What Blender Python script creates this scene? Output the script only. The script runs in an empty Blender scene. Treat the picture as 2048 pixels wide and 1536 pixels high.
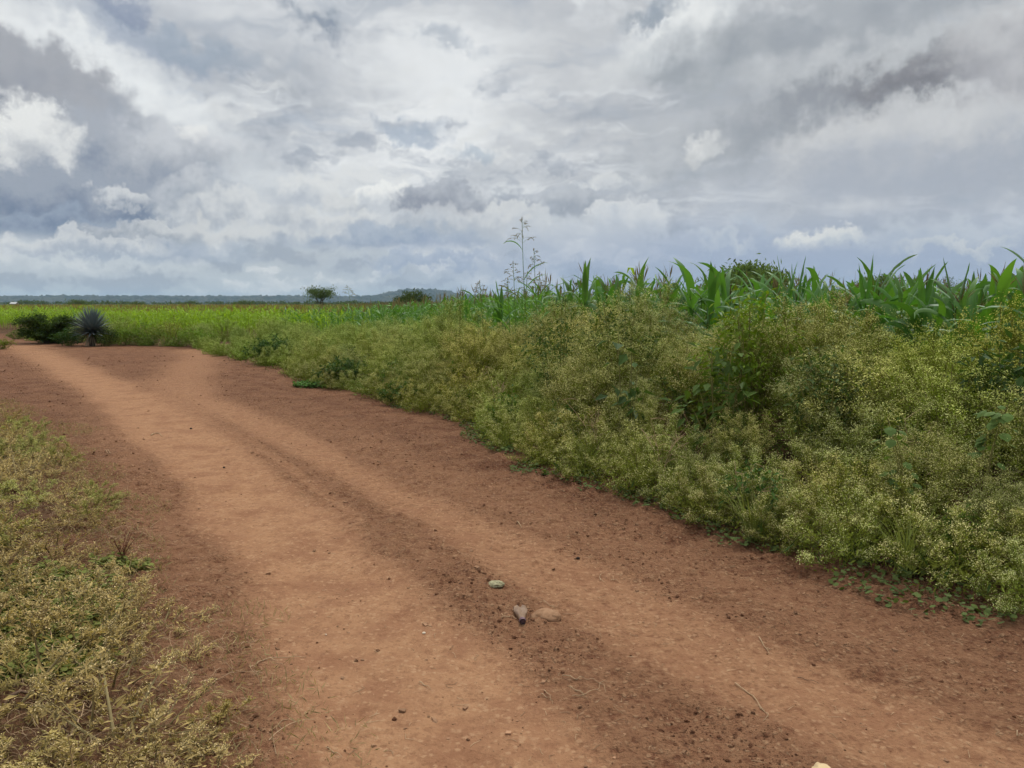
import bpy, math, random
import numpy as np

# ------------------------------------------------------------------ camera, sky, sun, exposure
SC = bpy.context.scene
COL = SC.collection
CAM_H = 1.6
F_PX = 1538.0                      # focal length in pixels of the 2048 px wide photograph
PITCH = math.atan(160.0 / F_PX)    # horizon lies 160 px above the centre line

cam_data = bpy.data.cameras.new("camera")
cam_data.sensor_width = 36.0
cam_data.lens = 36.0 * F_PX / 2048.0
cam_data.clip_start = 0.05
cam_data.clip_end = 30000.0
cam = bpy.data.objects.new("camera", cam_data)
cam.location = (0, 0, CAM_H)
cam.rotation_euler = (math.radians(90) - PITCH, 0, 0)
COL.objects.link(cam)
SC.camera = cam

SC.view_settings.view_transform = 'Standard'
SC.view_settings.look = 'None'
SC.view_settings.gamma = 1.0
SC.view_settings.exposure = 0.0
SC.cycles.use_denoising = True
SC.cycles.denoising_prefilter = 'ACCURATE'
SC.cycles.max_bounces = 6
SC.cycles.diffuse_bounces = 2
SC.cycles.glossy_bounces = 2
SC.cycles.transmission_bounces = 4
SC.cycles.transparent_max_bounces = 4
SC.cycles.volume_bounces = 1
SC.cycles.use_adaptive_sampling = True
SC.cycles.adaptive_threshold = 0.018
SC.cycles.adaptive_min_samples = 10

SUN_ELEV, SUN_AZ = 62.0, 20.0      # azimuth measured from +Y towards +X
sun_data = bpy.data.lights.new("sun", 'SUN')
sun_data.energy = 1.5
sun_data.angle = math.radians(11)
sun_data.color = (1.0, 0.95, 0.87)
sun = bpy.data.objects.new("sun", sun_data)
sun.rotation_euler = (math.radians(90 - SUN_ELEV), 0, math.radians(180 - SUN_AZ))
sun.location = (0, 0, 60)
COL.objects.link(sun)


def srgb(r, g, b):
    def f(c):
        c /= 255.0
        return c / 12.92 if c <= 0.04045 else ((c + 0.055) / 1.055) ** 2.4
    return (f(r), f(g), f(b))


def pix_ray(px, py):
    u = (px - 1024.0) / F_PX
    v = (py - 768.0) / F_PX
    sp, cp = math.sin(PITCH), math.cos(PITCH)
    return np.array([u, cp - v * sp, -(sp + v * cp)])


def pix_ground(px, py, z=0.0):
    d = pix_ray(px, py)
    t = (z - CAM_H) / d[2]
    return (d[0] * t, d[1] * t)


def pix_sky(px, py):
    """direction in the sky as (azimuth, elevation) in units of 1/15 radian"""
    d = pix_ray(px, py)
    d = d / np.linalg.norm(d)
    return (math.atan2(d[0], d[1]) * 15.0, math.asin(d[2]) * 15.0)


class NG:
    """small helper for writing node graphs"""
    def __init__(self, tree):
        self.t = tree
        self.n = tree.nodes
        self.l = tree.links

    def sock(self, s, v):
        if hasattr(v, 'is_output'):
            self.l.new(v, s)
        elif isinstance(v, (tuple, list)):
            if s.type == 'RGBA' and len(v) == 3:
                v = tuple(v) + (1.0,)
            s.default_value = v
        else:
            s.default_value = v

    def math(self, op, a, b=None, c=None, clamp=False):
        nd = self.n.new('ShaderNodeMath')
        nd.operation = op
        nd.use_clamp = clamp
        self.sock(nd.inputs[0], a)
        if b is not None:
            self.sock(nd.inputs[1], b)
        if c is not None:
            self.sock(nd.inputs[2], c)
        return nd.outputs[0]

    def vmath(self, op, a, b=None, c=None):
        nd = self.n.new('ShaderNodeVectorMath')
        nd.operation = op
        self.sock(nd.inputs[0], a)
        if b is not None:
            if op == 'SCALE':
                self.sock(nd.inputs[3], b)
            else:
                self.sock(nd.inputs[1], b)
        if c is not None:
            self.sock(nd.inputs[2], c)
        return nd.outputs['Value'] if op in ('LENGTH', 'DOT_PRODUCT', 'DISTANCE') else nd.outputs[0]

    def sep(self, v):
        nd = self.n.new('ShaderNodeSeparateXYZ')
        self.sock(nd.inputs[0], v)
        return nd.outputs

    def comb(self, x, y, z):
        nd = self.n.new('ShaderNodeCombineXYZ')
        for i, v in enumerate((x, y, z)):
            self.sock(nd.inputs[i], v)
        return nd.outputs[0]

    def noise(self, vec, scale, detail=4.0, rough=0.5, dist=0.0, color=False, dims='3D'):
        nd = self.n.new('ShaderNodeTexNoise')
        nd.noise_dimensions = dims
        self.sock(nd.inputs['Vector'], vec)
        nd.inputs['Scale'].default_value = scale
        nd.inputs['Detail'].default_value = detail
        nd.inputs['Roughness'].default_value = rough
        nd.inputs['Distortion'].default_value = dist
        return nd.outputs['Color'] if color else nd.outputs[0]

    def ramp(self, v, a, b, c=0.0, d=1.0, smooth=True):
        nd = self.n.new('ShaderNodeMapRange')
        nd.interpolation_type = 'SMOOTHSTEP' if smooth else 'LINEAR'
        self.sock(nd.inputs[0], v)
        for i, x in enumerate((a, b, c, d)):
            self.sock(nd.inputs[1 + i], x)
        return nd.outputs[0]

    def mix(self, f, a, b, mode='MIX'):
        nd = self.n.new('ShaderNodeMix')
        nd.data_type = 'RGBA'
        nd.blend_type = mode
        self.sock(nd.inputs[0], f)
        self.sock(nd.inputs[6], a)
        self.sock(nd.inputs[7], b)
        return nd.outputs[2]


SKY_STRENGTH = 0.1


def build_world():
    w = bpy.data.worlds.new("World")
    SC.world = w
    w.use_nodes = True
    t = w.node_tree
    t.nodes.clear()
    g = NG(t)
    out = t.nodes.new('ShaderNodeOutputWorld')
    bg = t.nodes.new('ShaderNodeBackground')
    bg.inputs['Strength'].default_value = SKY_STRENGTH
    sky = t.nodes.new('ShaderNodeTexSky')
    sky.sky_type = 'NISHITA'
    sky.sun_disc = False
    sky.sun_elevation = math.radians(SUN_ELEV)
    sky.sun_rotation = math.radians(SUN_AZ)
    sky.altitude = 600
    k = 1.0 / SKY_STRENGTH

    def c(r, gg, b, m=1.0):
        x = srgb(r, min(255, gg * 1.002), b * 0.99)
        return (x[0] * k * m, x[1] * k * m, x[2] * k * m)

    co = t.nodes.new('ShaderNodeTexCoord').outputs['Generated']
    co = g.vmath('NORMALIZE', co)
    x, y, z = g.sep(co)[0:3]
    az = g.math('MULTIPLY', g.math('ARCTAN2', x, y), 15.0)
    el = g.math('MULTIPLY', g.math('ARCSINE', z), 15.0)
    P0 = g.comb(az, el, 0.0)
    # flat cloud deck seen in perspective
    zz = g.math('ADD', g.math('MAXIMUM', z, 0.0), 0.20)
    Q = g.comb(g.math('DIVIDE', x, zz), g.math('DIVIDE', y, zz), 0.0)
    # billow: two scales of swirl that move the lookup of every cloud edge
    n1 = g.noise(P0, 0.75, 3.0, 0.6, 0.0, True, '2D')
    sw = g.vmath('SUBTRACT', n1, (0.5, 0.5, 0.5))
    n2 = g.noise(g.vmath('ADD', P0, (31.0, 7.0, 0.0)), 2.4, 4.0, 0.65, 0.0, True, '2D')
    sw2 = g.vmath('SUBTRACT', n2, (0.5, 0.5, 0.5))
    P = g.vmath('ADD', P0, g.vmath('ADD', g.vmath('SCALE', sw, 0.9), g.vmath('SCALE', sw2, 0.75)))
    P = g.vmath('MULTIPLY', P, (1.0, 1.0, 0.0))

    hf = g.ramp(el, 0.0, 3.2)                       # 0 at the horizon, 1 from about 12 degrees
    rf = g.ramp(az, -3.0, 5.0)
    low = g.mix(rf, c(187, 195, 203), c(162, 175, 197))
    high = g.mix(g.ramp(az, -8, 9), c(200, 204, 212), c(197, 199, 204))
    base = g.mix(hf, low, high)
    # mottled high layer
    m1 = g.noise(Q, 1.1, 6.0, 0.6, 0.3, False, '2D')
    base = g.mix(g.math('MULTIPLY', g.ramp(m1, 0.48, 0.68), hf), base, c(233, 235, 239))
    base = g.mix(g.math('MULTIPLY', g.math('MULTIPLY', g.ramp(m1, 0.50, 0.30), hf), 0.8), base, c(166, 172, 183))
    Qs = g.vmath('MULTIPLY', g.vmath('ADD', Q, g.vmath('SCALE', sw, 0.25)), (1.0, 1.9, 1.0))
    m2 = g.noise(Qs, 2.3, 5.0, 0.62, 0.4, False, '2D')
    base = g.mix(g.math('MULTIPLY', g.math('MULTIPLY', g.ramp(m2, 0.50, 0.68), 0.7), hf), base, c(226, 229, 234))
    base = g.mix(g.math('MULTIPLY', g.math('MULTIPLY', g.ramp(m2, 0.48, 0.30), 0.6), hf), base, c(173, 181, 194))
    # gaps where blue sky shows through the thin layer
    gap = g.noise(g.vmath('ADD', Qs, (11.3, 4.1, 0.0)), 1.6, 5.0, 0.58, 0.4, False, '2D')
    gapm = g.math('MULTIPLY', g.ramp(gap, 0.37, 0.22), hf)
    veil = g.mix(0.6, sky.outputs[0], c(140, 154, 172))
    base = g.mix(g.math('MULTIPLY', gapm, 0.55), base, veil)
    # heaped cumulus towards the horizon: the same heap looked up twice, lit from above
    hv = g.vmath('ADD', g.vmath('MULTIPLY', P0, (0.55, 1.0, 1.0)), g.vmath('SCALE', sw2, 0.30))
    h1 = g.noise(hv, 0.95, 4.0, 0.58, 0.0, False, '2D')
    h2 = g.noise(g.vmath('ADD', hv, (-0.05, 0.26, 0.0)), 0.95, 4.0, 0.58, 0.0, False, '2D')
    emb = g.math('SUBTRACT', h1, h2)
    lowband = g.ramp(el, 5.6, 1.4, 0.25, 1.0)
    emb = g.math('MULTIPLY', g.math('MULTIPLY', emb, lowband), g.ramp(az, 0.5, 4.5, 1.0, 0.35))
    base = g.mix(g.math('MULTIPLY', g.ramp(emb, 0.01, 0.15), 0.8), base, c(222, 224, 227))
    base = g.mix(g.math('MULTIPLY', g.ramp(emb, -0.01, -0.15), 0.65), base, c(152, 161, 177))

    shade = g.noise(g.vmath('ADD', P0, (3.0, 13.0, 0.0)), 1.3, 4.0, 0.62, 0.0, False, '2D')
    state = {'c': base}
    PY = g.sep(g.vmath('ADD', P0, g.vmath('SCALE', sw2, 0.16)))[1]

    def cloud(px, py, w_, h_, top, bot, soft=0.5, amt=1.0, flat=0.0, rot=0.0, knob=1.0):
        """one cloud: centre and half sizes (given in photo pixels, turned into sky angles), colour above and below"""
        ca, ce = pix_sky(px, py)
        k2 = 15.0 / F_PX
        # (the vanishing term only makes the clouds evaluate one after the other, which saves shader stack)
        v = g.vmath('MULTIPLY_ADD', state['c'], (1e-9, 1e-9, 0.0), P if knob else P0)
        v = g.vmath('SUBTRACT', v, (ca, ce, 0.0))
        if rot:
            nd = t.nodes.new('ShaderNodeVectorRotate')
            nd.rotation_type = 'Z_AXIS'
            g.sock(nd.inputs['Vector'], v)
            nd.inputs['Angle'].default_value = math.radians(-rot)
            v = nd.outputs[0]
        v = g.vmath('MULTIPLY', v, (1.0 / (w_ * k2), 1.0 / (h_ * k2), 1.0))
        d = g.vmath('LENGTH', v)
        m = g.ramp(d, 1.0 + soft * 0.5, 1.0 - soft * 0.5)
        yy = g.sep(v)[1]
        if flat:
            cut = g.ramp(g.math('ADD', g.math('MULTIPLY', yy, 0.0001), PY), ce - h_ * k2 * flat - 0.10, ce - h_ * k2 * flat + 0.16)
            m = g.math('MULTIPLY', m, cut)
        f = g.ramp(g.math('ADD', yy, g.math('MULTIPLY', g.math('SUBTRACT', shade, 0.5), 2.6)), -0.75, 0.75)
        col = g.mix(f, bot, top)
        state['c'] = g.mix(g.math('MULTIPLY', m, amt), state['c'], col)

    # ---- placed clouds, far to near (photo pixels are only used to find their directions)
    CLOUDS(cloud, c)
    # brighter thin cloud around the hidden sun, high above the picture
    sd = (math.sin(math.radians(SUN_AZ)) * math.cos(math.radians(SUN_ELEV)), math.cos(math.radians(SUN_AZ)) * math.cos(math.radians(SUN_ELEV)), math.sin(math.radians(SUN_ELEV)))
    glow = g.math('MULTIPLY', g.ramp(g.vmath('DOT_PRODUCT', co, sd), 0.72, 1.0), 0.85)
    # overcast sky: brighter towards the zenith, above the picture
    zen = g.ramp(z, 0.48, 0.90, 1.0, 1.7)
    below = g.ramp(z, -0.02, 0.0)
    lit = c(255, 252, 246, 2.2)
    gnd = c(120, 105, 90)
    full = g.mix(below, gnd, g.mix(glow, state['c'], lit))
    plain = g.mix(below, gnd, g.mix(glow, g.vmath('SCALE', base, zen), lit))
    # the placed clouds all stand in one quarter of the sky; the rest is the plain deck
    t.links.new(full, bg.inputs['Color'])
    bg2 = t.nodes.new('ShaderNodeBackground')
    bg2.inputs['Strength'].default_value = SKY_STRENGTH
    t.links.new(plain, bg2.inputs['Color'])
    front = g.math('MULTIPLY', g.math('LESS_THAN', g.math('ABSOLUTE', az), 15.5), g.math('COMPARE', el, 4.1, 4.4))
    mixs = t.nodes.new('ShaderNodeMixShader')
    g.sock(mixs.inputs[0], front)
    t.links.new(bg2.outputs[0], mixs.inputs[1])
    t.links.new(bg.outputs[0], mixs.inputs[2])
    t.links.new(mixs.outputs[0], out.inputs['Surface'])
    w.cycles.sampling_method = 'NONE'


def CLOUDS(cl, c):
    W = c(228, 231, 236)
    # left cumulus complex
    cl(150, 215, 320, 125, c(233, 236, 240), c(212, 216, 222), 0.7, 0.95, 0, -25)
    cl(50, 225, 225, 120, c(166, 169, 178), c(146, 151, 164), 0.35, 1.0, 0, -25)
    cl(140, 335, 260, 105, c(168, 174, 186), c(134, 145, 165), 0.5, 0.95, 0.88)
    cl(40, 285, 100, 76, c(233, 234, 235), c(186, 190, 198), 0.4, 0.95, 0)
    cl(80, 405, 330, 60, c(156, 164, 179), c(116, 130, 154), 0.5, 1.0, 0.50)
    cl(40, 456, 240, 30, c(146, 158, 178), c(116, 131, 156), 0.6, 1.0, 0.5)
    cl(240, 396, 46, 20, c(208, 211, 216), c(172, 178, 189), 0.55, 0.9)
    cl(390, 300, 120, 36, c(205, 208, 215), c(176, 181, 191), 0.8, 0.8)
    cl(395, 272, 26, 20, c(232, 233, 235), c(210, 212, 217), 0.6, 0.9)
    cl(370, 385, 60, 36, c(206, 209, 215), c(172, 179, 190), 0.6, 0.7)
    cl(500, 372, 70, 50, c(203, 208, 215), c(176, 184, 196), 0.6, 0.6)
    cl(290, 505, 190, 30, c(172, 182, 198), c(142, 157, 181), 0.9, 0.8, 0.6)
    cl(480, 440, 130, 30, c(200, 205, 212), c(160, 172, 190), 0.8, 0.7, 0.6)
    cl(120, 530, 220, 14, c(208, 213, 218), c(190, 197, 206), 0.9, 0.7)
    # rows of flat-based heaps, low on the left and in the centre
    for (px_, py_, w_, h_, t_, b_) in ((470, 428, 110, 42, 214, 172), (620, 396, 80, 34, 217, 184), (690, 412, 60, 28, 208, 172), (560, 470, 150, 26, 206, 166),
                                       (330, 470, 130, 28, 203, 160), (1010, 440, 80, 30, 211, 180), (1085, 470, 70, 30, 212, 190), (170, 495, 150, 22, 208, 178), (660, 450, 100, 22, 209, 180)):
        cl(px_, py_, w_, h_, c(t_ + 4, t_ + 6, t_ + 9), c(b_ - 2, b_ + 5, b_ + 17), 0.45, 0.8, 0.55)
    # centre
    cl(785, 402, 62, 36, c(236, 237, 238), c(198, 203, 211), 0.3, 1.0, 0.85)
    cl(885, 402, 85, 36, c(180, 185, 195), c(144, 150, 165), 0.45, 0.95, 0.9)
    cl(900, 445, 130, 24, c(208, 211, 216), c(180, 187, 198), 0.8, 0.7)
    cl(780, 486, 190, 24, c(166, 178, 196), c(143, 158, 184), 0.9, 0.8, 0.5)
    cl(870, 522, 130, 16, c(168, 180, 200), c(150, 165, 190), 0.9, 0.75)
    cl(1145, 402, 58, 36, c(184, 189, 198), c(152, 160, 174), 0.5, 0.9, 0.85)
    cl(1260, 456, 95, 46, c(213, 216, 221), c(190, 197, 208), 0.35, 0.95, 0.85)
    cl(1090, 455, 60, 30, c(200, 206, 214), c(182, 190, 203), 0.6, 0.6)
    # right
    cl(1500, 540, 620, 70, c(158, 172, 199), c(150, 166, 195), 1.2, 0.6, 0, 0, 0)
    cl(1640, 478, 78, 22, c(218, 220, 222), c(188, 196, 207), 0.6, 1.0, 0.75)
    cl(1880, 470, 130, 34, c(195, 202, 212), c(176, 186, 202), 0.7, 0.7, 0.7)
    cl(1920, 490, 80, 14, c(205, 209, 214), c(186, 194, 205), 0.7, 0.7)
    cl(1450, 492, 50, 14, c(196, 203, 213), c(178, 189, 206), 0.7, 0.7)
    cl(1510, 447, 50, 18, c(190, 198, 210), c(174, 186, 204), 0.8, 0.6)
    cl(1880, 300, 330, 95, c(182, 186, 195), c(166, 173, 187), 0.9, 0.75, 0, 6)
    cl(1860, 215, 300, 46, c(212, 213, 216), c(198, 200, 205), 0.9, 0.8, 0, 6)
    cl(1380, 300, 130, 70, c(185, 189, 196), c(168, 174, 184), 0.9, 0.7)
    cl(1405, 294, 36, 27, c(253, 253, 252), c(215, 217, 219), 0.75, 1.0)
    cl(1560, 205, 180, 55, c(172, 176, 184), c(152, 158, 168), 1.2, 0.85, 0, 24)
    cl(1770, 150, 210, 48, c(170, 174, 181), c(149, 153, 162), 1.2, 0.9, 0, 8)
    cl(1830, 145, 95, 26, c(140, 141, 148), c(122, 123, 131), 1.5, 0.85, 0, 4)
    cl(1400, 118, 130, 62, c(190, 194, 199), c(160, 166, 174), 0.8, 0.8)
    cl(1370, 55, 150, 44, c(238, 240, 242), c(216, 220, 225), 1.2, 0.8, 0, 30)
    cl(1700, 95, 190, 36, c(226, 228, 231), c(200, 203, 208), 1.2, 0.75, 0, 10)
    cl(1720, 25, 320, 58, c(170, 175, 183), c(152, 158, 168), 1.1, 0.85, 0, 8)
    cl(2010, 110, 90, 60, c(190, 191, 196), c(165, 166, 174), 0.8, 0.8)
    # dark blue openings
    cl(640, 45, 60, 20, c(138, 150, 167), c(122, 135, 156), 1.4, 0.75, 0, -25)
    cl(1300, 32, 60, 16, c(140, 152, 167), c(128, 141, 158), 1.4, 0.7, 0, 15)
    cl(300, 75, 130, 28, c(160, 172, 192), c(150, 163, 186), 1.2, 0.6, 0, -12)
    cl(400, 100, 80, 22, c(160, 172, 188), c(150, 163, 180), 1.2, 0.6, 0, -15)
    cl(815, 262, 60, 18, c(165, 178, 196), c(152, 168, 190), 1.2, 0.7)
    cl(950, 298, 50, 14, c(168, 182, 198), c(160, 175, 192), 1.2, 0.6)
    cl(230, 10, 40, 18, c(125, 140, 170), c(120, 135, 165), 1.2, 0.6)
    cl(900, 75, 60, 20, c(165, 175, 190), c(155, 166, 182), 1.2, 0.6, 0, -20)


build_world()

# ------------------------------------------------------------------ helpers
rng = np.random.default_rng(20240)


def tag(o, label=None, cat=None, group=None, kind=None):
    if label:
        o["label"] = label
    if cat:
        o["category"] = cat
    if group:
        o["group"] = group
    if kind:
        o["kind"] = kind
    return o


def empty(name, loc=(0, 0, 0), rz=0.0, sc=1.0):
    o = bpy.data.objects.new(name, None)
    o.empty_display_size = 0.1
    o.location = loc
    o.rotation_euler = (0, 0, rz)
    o.scale = (sc, sc, sc)
    COL.objects.link(o)
    return o


def copy_tree(o, parent=None):
    """a thing together with its parts and sub-parts; the mesh data are shared"""
    c = o.copy()
    COL.objects.link(c)
    if parent is not None:
        c.parent = parent
    for ch in list(o.children):
        copy_tree(ch, c)
    return c


class MB:
    """collects vertices and faces of one mesh"""
    def __init__(self):
        self.v, self.f, self.m, self.n = [], [], [], 0
        self.smooth = []

    def add(self, verts, faces, mat=0, smooth=False):
        verts = np.asarray(verts, dtype=np.float32).reshape(-1, 3)
        faces = np.asarray(faces, dtype=np.int64)
        if len(faces) == 0:
            return
        self.v.append(verts)
        self.f.append(faces + self.n)
        self.m.append(np.full(len(faces), mat, dtype=np.int32))
        self.smooth.append(np.full(len(faces), smooth, dtype=bool))
        self.n += len(verts)

    def mesh(self, name, mats):
        v = np.concatenate(self.v)
        me = bpy.data.meshes.new(name)
        me.vertices.add(len(v))
        me.vertices.foreach_set("co", v.ravel())
        cnt = np.concatenate([np.full(len(f), f.shape[1], dtype=np.int32) for f in self.f])
        idx = np.concatenate([f.ravel() for f in self.f]).astype(np.int32)
        st = np.concatenate([[0], np.cumsum(cnt)[:-1]]).astype(np.int32)
        me.loops.add(len(idx))
        me.loops.foreach_set("vertex_index", idx)
        me.polygons.add(len(cnt))
        me.polygons.foreach_set("loop_start", st)
        me.polygons.foreach_set("loop_total", cnt)
        for m in mats:
            me.materials.append(m)
        me.polygons.foreach_set("material_index", np.concatenate(self.m))
        me.polygons.foreach_set("use_smooth", np.concatenate(self.smooth))
        me.update(calc_edges=True)
        return me

    def build(self, name, mats, parent=None, loc=None):
        if not isinstance(mats, (list, tuple)):
            mats = [mats]
        o = bpy.data.objects.new(name, self.mesh(name, mats))
        COL.objects.link(o)
        if parent is not None:
            o.parent = parent
        if loc is not None:
            o.location = loc
        return o


def norm(a):
    return a / np.maximum(np.linalg.norm(a, axis=-1, keepdims=True), 1e-9)


def frames(d):
    """two unit vectors square to each direction in d"""
    d = norm(d)
    up = np.where(np.abs(d[..., 2:3]) > 0.95, np.array([1.0, 0, 0]), np.array([0, 0, 1.0]))
    s = norm(np.cross(d, up))
    return s, norm(np.cross(s, d))


def add_tubes(mb, paths, radii, sides=4, mat=0):
    """paths (K,n,3), radii (K,n)"""
    paths = np.asarray(paths, float)
    K, n, _ = paths.shape
    radii = np.broadcast_to(np.asarray(radii, float), (K, n))
    t = np.gradient(paths, axis=1)
    s, u = frames(t)
    a = np.arange(sides) * 2 * np.pi / sides
    ring = paths[:, :, None] + radii[..., None, None] * (np.cos(a)[:, None] * s[:, :, None] + np.sin(a)[:, None] * u[:, :, None])
    v = ring.reshape(-1, 3)
    k, i, j = np.meshgrid(np.arange(K), np.arange(n - 1), np.arange(sides), indexing='ij')
    b = (k * n + i) * sides
    j2 = (j + 1) % sides
    f = np.stack([b + j, b + j2, b + sides + j2, b + sides + j], -1).reshape(-1, 4)
    mb.add(v, f, mat, True)


def add_kites(mb, pos, d, nrm, length, width, mat=0, wide=0.42, bend=0.0):
    """leaf-shaped quads (base, left, tip, right)"""
    d = norm(d)
    side = norm(np.cross(d, nrm))
    n2 = norm(np.cross(side, d))
    L = np.asarray(length)[:, None] * np.ones((len(pos), 1))
    W = np.asarray(width)[:, None] * np.ones((len(pos), 1)) * 0.5
    mid = pos + d * L * wide + n2 * W * 0.25
    tip = pos + d * L - n2 * L * bend
    v = np.stack([pos, mid + side * W, tip, mid - side * W], 1).reshape(-1, 3)
    f = np.arange(len(pos) * 4).reshape(-1, 4)
    mb.add(v, f, mat)


def add_ribbons(mb, paths, widths, side, fold=0.0, mat=0, wave=None):
    """blades: paths (K,n,3), widths (K,n) full widths, side (K,n,3); folded along the midrib"""
    K, n, _ = paths.shape
    side = norm(side)
    t = norm(np.gradient(paths, axis=1))
    up = norm(np.cross(side, t))
    h = widths[..., None] * 0.5
    lift = up * h * fold
    l = paths + side * h + lift
    r = paths - side * h + lift
    if wave is not None:
        l = l + up * wave[..., None]
        r = r - up * np.roll(wave, 1, axis=1)[..., None]
    v = np.stack([l, paths, r], 2).reshape(-1, 3)
    k, i, j = np.meshgrid(np.arange(K), np.arange(n - 1), np.arange(2), indexing='ij')
    b = (k * n + i) * 3 + j
    f = np.stack([b, b + 1, b + 4, b + 3], -1).reshape(-1, 4)
    mb.add(v, f, mat, True)


def add_specks(mb, pos, size, r, mat=0):
    """small randomly turned quads"""
    n = len(pos)
    a = norm(r.normal(size=(n, 3)))
    b, c = frames(a)
    s = (np.asarray(size) * np.ones(n))[:, None] * 0.5
    v = np.stack([pos + b * s, pos + c * s, pos - b * s, pos - c * s], 1).reshape(-1, 3)
    mb.add(v, np.arange(n * 4).reshape(-1, 4), mat)


def rdir(r, n, zmin=-1.0):
    z = r.uniform(zmin, 1, n)
    a = r.uniform(0, 2 * np.pi, n)
    q = np.sqrt(np.maximum(0, 1 - z * z))
    return np.stack([q * np.cos(a), q * np.sin(a), z], 1)


# value noise on the ground plane ---------------------------------------------------------------
def _hash(ix, iy, s):
    h = (ix.astype(np.int64) * 374761393 + iy.astype(np.int64) * 668265263 + s * 144665) & 0xFFFFFFFF
    h = ((h ^ (h >> 13)) * 1274126177) & 0xFFFFFFFF
    return ((h ^ (h >> 16)) & 0xFFFF) / 65535.0


def vnoise(x, y, s=0):
    ix, iy = np.floor(x), np.floor(y)
    fx, fy = x - ix, y - iy
    fx, fy = fx * fx * (3 - 2 * fx), fy * fy * (3 - 2 * fy)
    a, b = _hash(ix, iy, s), _hash(ix + 1, iy, s)
    c, d = _hash(ix, iy + 1, s), _hash(ix + 1, iy + 1, s)
    return (a * (1 - fx) + b * fx) * (1 - fy) + (c * (1 - fx) + d * fx) * fy


def fbm(x, y, octv=4, s=0, gain=0.5):
    t, a, w = 0, 1.0, 0
    for k in range(octv):
        t = t + a * vnoise(x * 2 ** k + 13.7 * k, y * 2 ** k - 7.1 * k, s + k)
        w += a
        a *= gain
    return t / w


def sstep(a, b, x):
    t = np.clip((x - a) / (b - a), 0, 1)
    return t * t * (3 - 2 * t)


def dist_line(x, y, pts):
    x, y = np.asarray(x, float), np.asarray(y, float)
    best = np.full(x.shape, 1e9)
    for (ax, ay), (bx, by) in zip(pts[:-1], pts[1:]):
        dx, dy = bx - ax, by - ay
        t = np.clip(((x - ax) * dx + (y - ay) * dy) / (dx * dx + dy * dy + 1e-12), 0, 1)
        best = np.minimum(best, np.hypot(x - ax - t * dx, y - ay - t * dy))
    return best


def inside(x, y, poly):
    x, y = np.asarray(x, float), np.asarray(y, float)
    r = np.zeros(x.shape, bool)
    n = len(poly)
    for i in range(n):
        ax, ay = poly[i]
        bx, by = poly[(i + 1) % n]
        c = (ay > y) != (by > y)
        xx = (bx - ax) * (y - ay) / ((by - ay) if by != ay else 1e-12) + ax
        r ^= c & (x < xx)
    return r


def line_px(pts):
    return [pix_ground(px, py) for px, py in pts]


# the track's outline on the ground (surveyed from the photograph onto flat ground)
RIGHT_EDGE = [(4.6, 2.0)] + line_px([(2048, 1228), (1850, 1196), (1700, 1152), (1550, 1098), (1400, 1050), (1250, 990), (1100, 942), (1000, 902), (960, 852), (830, 822),
                      (740, 792), (640, 775), (540, 737), (425, 708), (400, 697), (300, 692), (200, 690), (90, 687), (40, 678), (0, 668)]) + [(-34.0, 40.0), (-70.0, 52.0)]
LEFT_EDGE = [(-0.75, 1.2)] + line_px([(500, 1536), (480, 1400), (420, 1290), (335, 1205), (275, 1140), (280, 1080), (205, 965), (110, 870), (0, 805)]) + [(-9.2, 12.8), (-17.0, 20.0), (-40.0, 30.0), (-75.0, 44.0)]
BANK_POLY = RIGHT_EDGE + [(-200.0, 120.0), (-200.0, 900.0), (900.0, 900.0), (900.0, -40.0), (8.0, -40.0), (4.9, 0.0)]
LEFT_POLY = LEFT_EDGE + [(-300.0, 44.0), (-300.0, -40.0), (-0.75, -40.0)]
T1 = line_px([(30, 690), (60, 699), (150, 742), (250, 795), (325, 845), (405, 905), (495, 980), (590, 1070), (655, 1166), (730, 1300), (815, 1420), (890, 1536)])
T1 = [(-40.0, 34.0)] + T1 + [(0.0, 1.6), (0.3, 0.0), (0.6, -8.0)]
T2 = line_px([(350, 770), (410, 800), (500, 838), (570, 872), (640, 908), (770, 978), (900, 1040), (1060, 1120), (1250, 1212), (1430, 1310), (1650, 1400), (1900, 1500)]) + [(2.2, 1.9), (2.6, 0.0), (3.0, -8.0)]
T3 = line_px([(400, 699), (385, 735), (345, 790), (345, 850)])
T4 = line_px([(330, 770), (440, 848), (545, 910), (650, 985), (720, 1040)])


def bank_d(x, y):
    """metres into the weedy bank on the right (negative on the track)"""
    d = dist_line(x, y, RIGHT_EDGE)
    return np.where(inside(x, y, BANK_POLY), d, -d)


def left_d(x, y):
    d = dist_line(x, y, LEFT_EDGE)
    return np.where(inside(x, y, LEFT_POLY), d, -d)


def track_mask(x, y):
    wob = (fbm(x * 0.9, y * 0.9, 3, 5) - 0.5)
    d1 = dist_line(x, y, T1) + wob * 0.35
    d2 = dist_line(x, y, T2) + wob * 0.30
    d3 = dist_line(x, y, T3) + wob * 0.6
    d4 = dist_line(x, y, T4)
    far = np.clip(np.asarray(y) / 20.0, 0, 1)
    m = np.maximum(sstep(0.86 + 0.1 * far, 0.16, d1), 0.66 * sstep(0.66, 0.08, d2))
    m = np.maximum(m, 0.38 * sstep(1.5, 0.7, np.minimum(d1, d2)) * sstep(16, 8, np.asarray(y)))
    m = np.maximum(m, 0.6 * sstep(1.3, 0.2, d3))
    return np.maximum(m, 0.55 * sstep(0.16, 0.03, d4))


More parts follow.
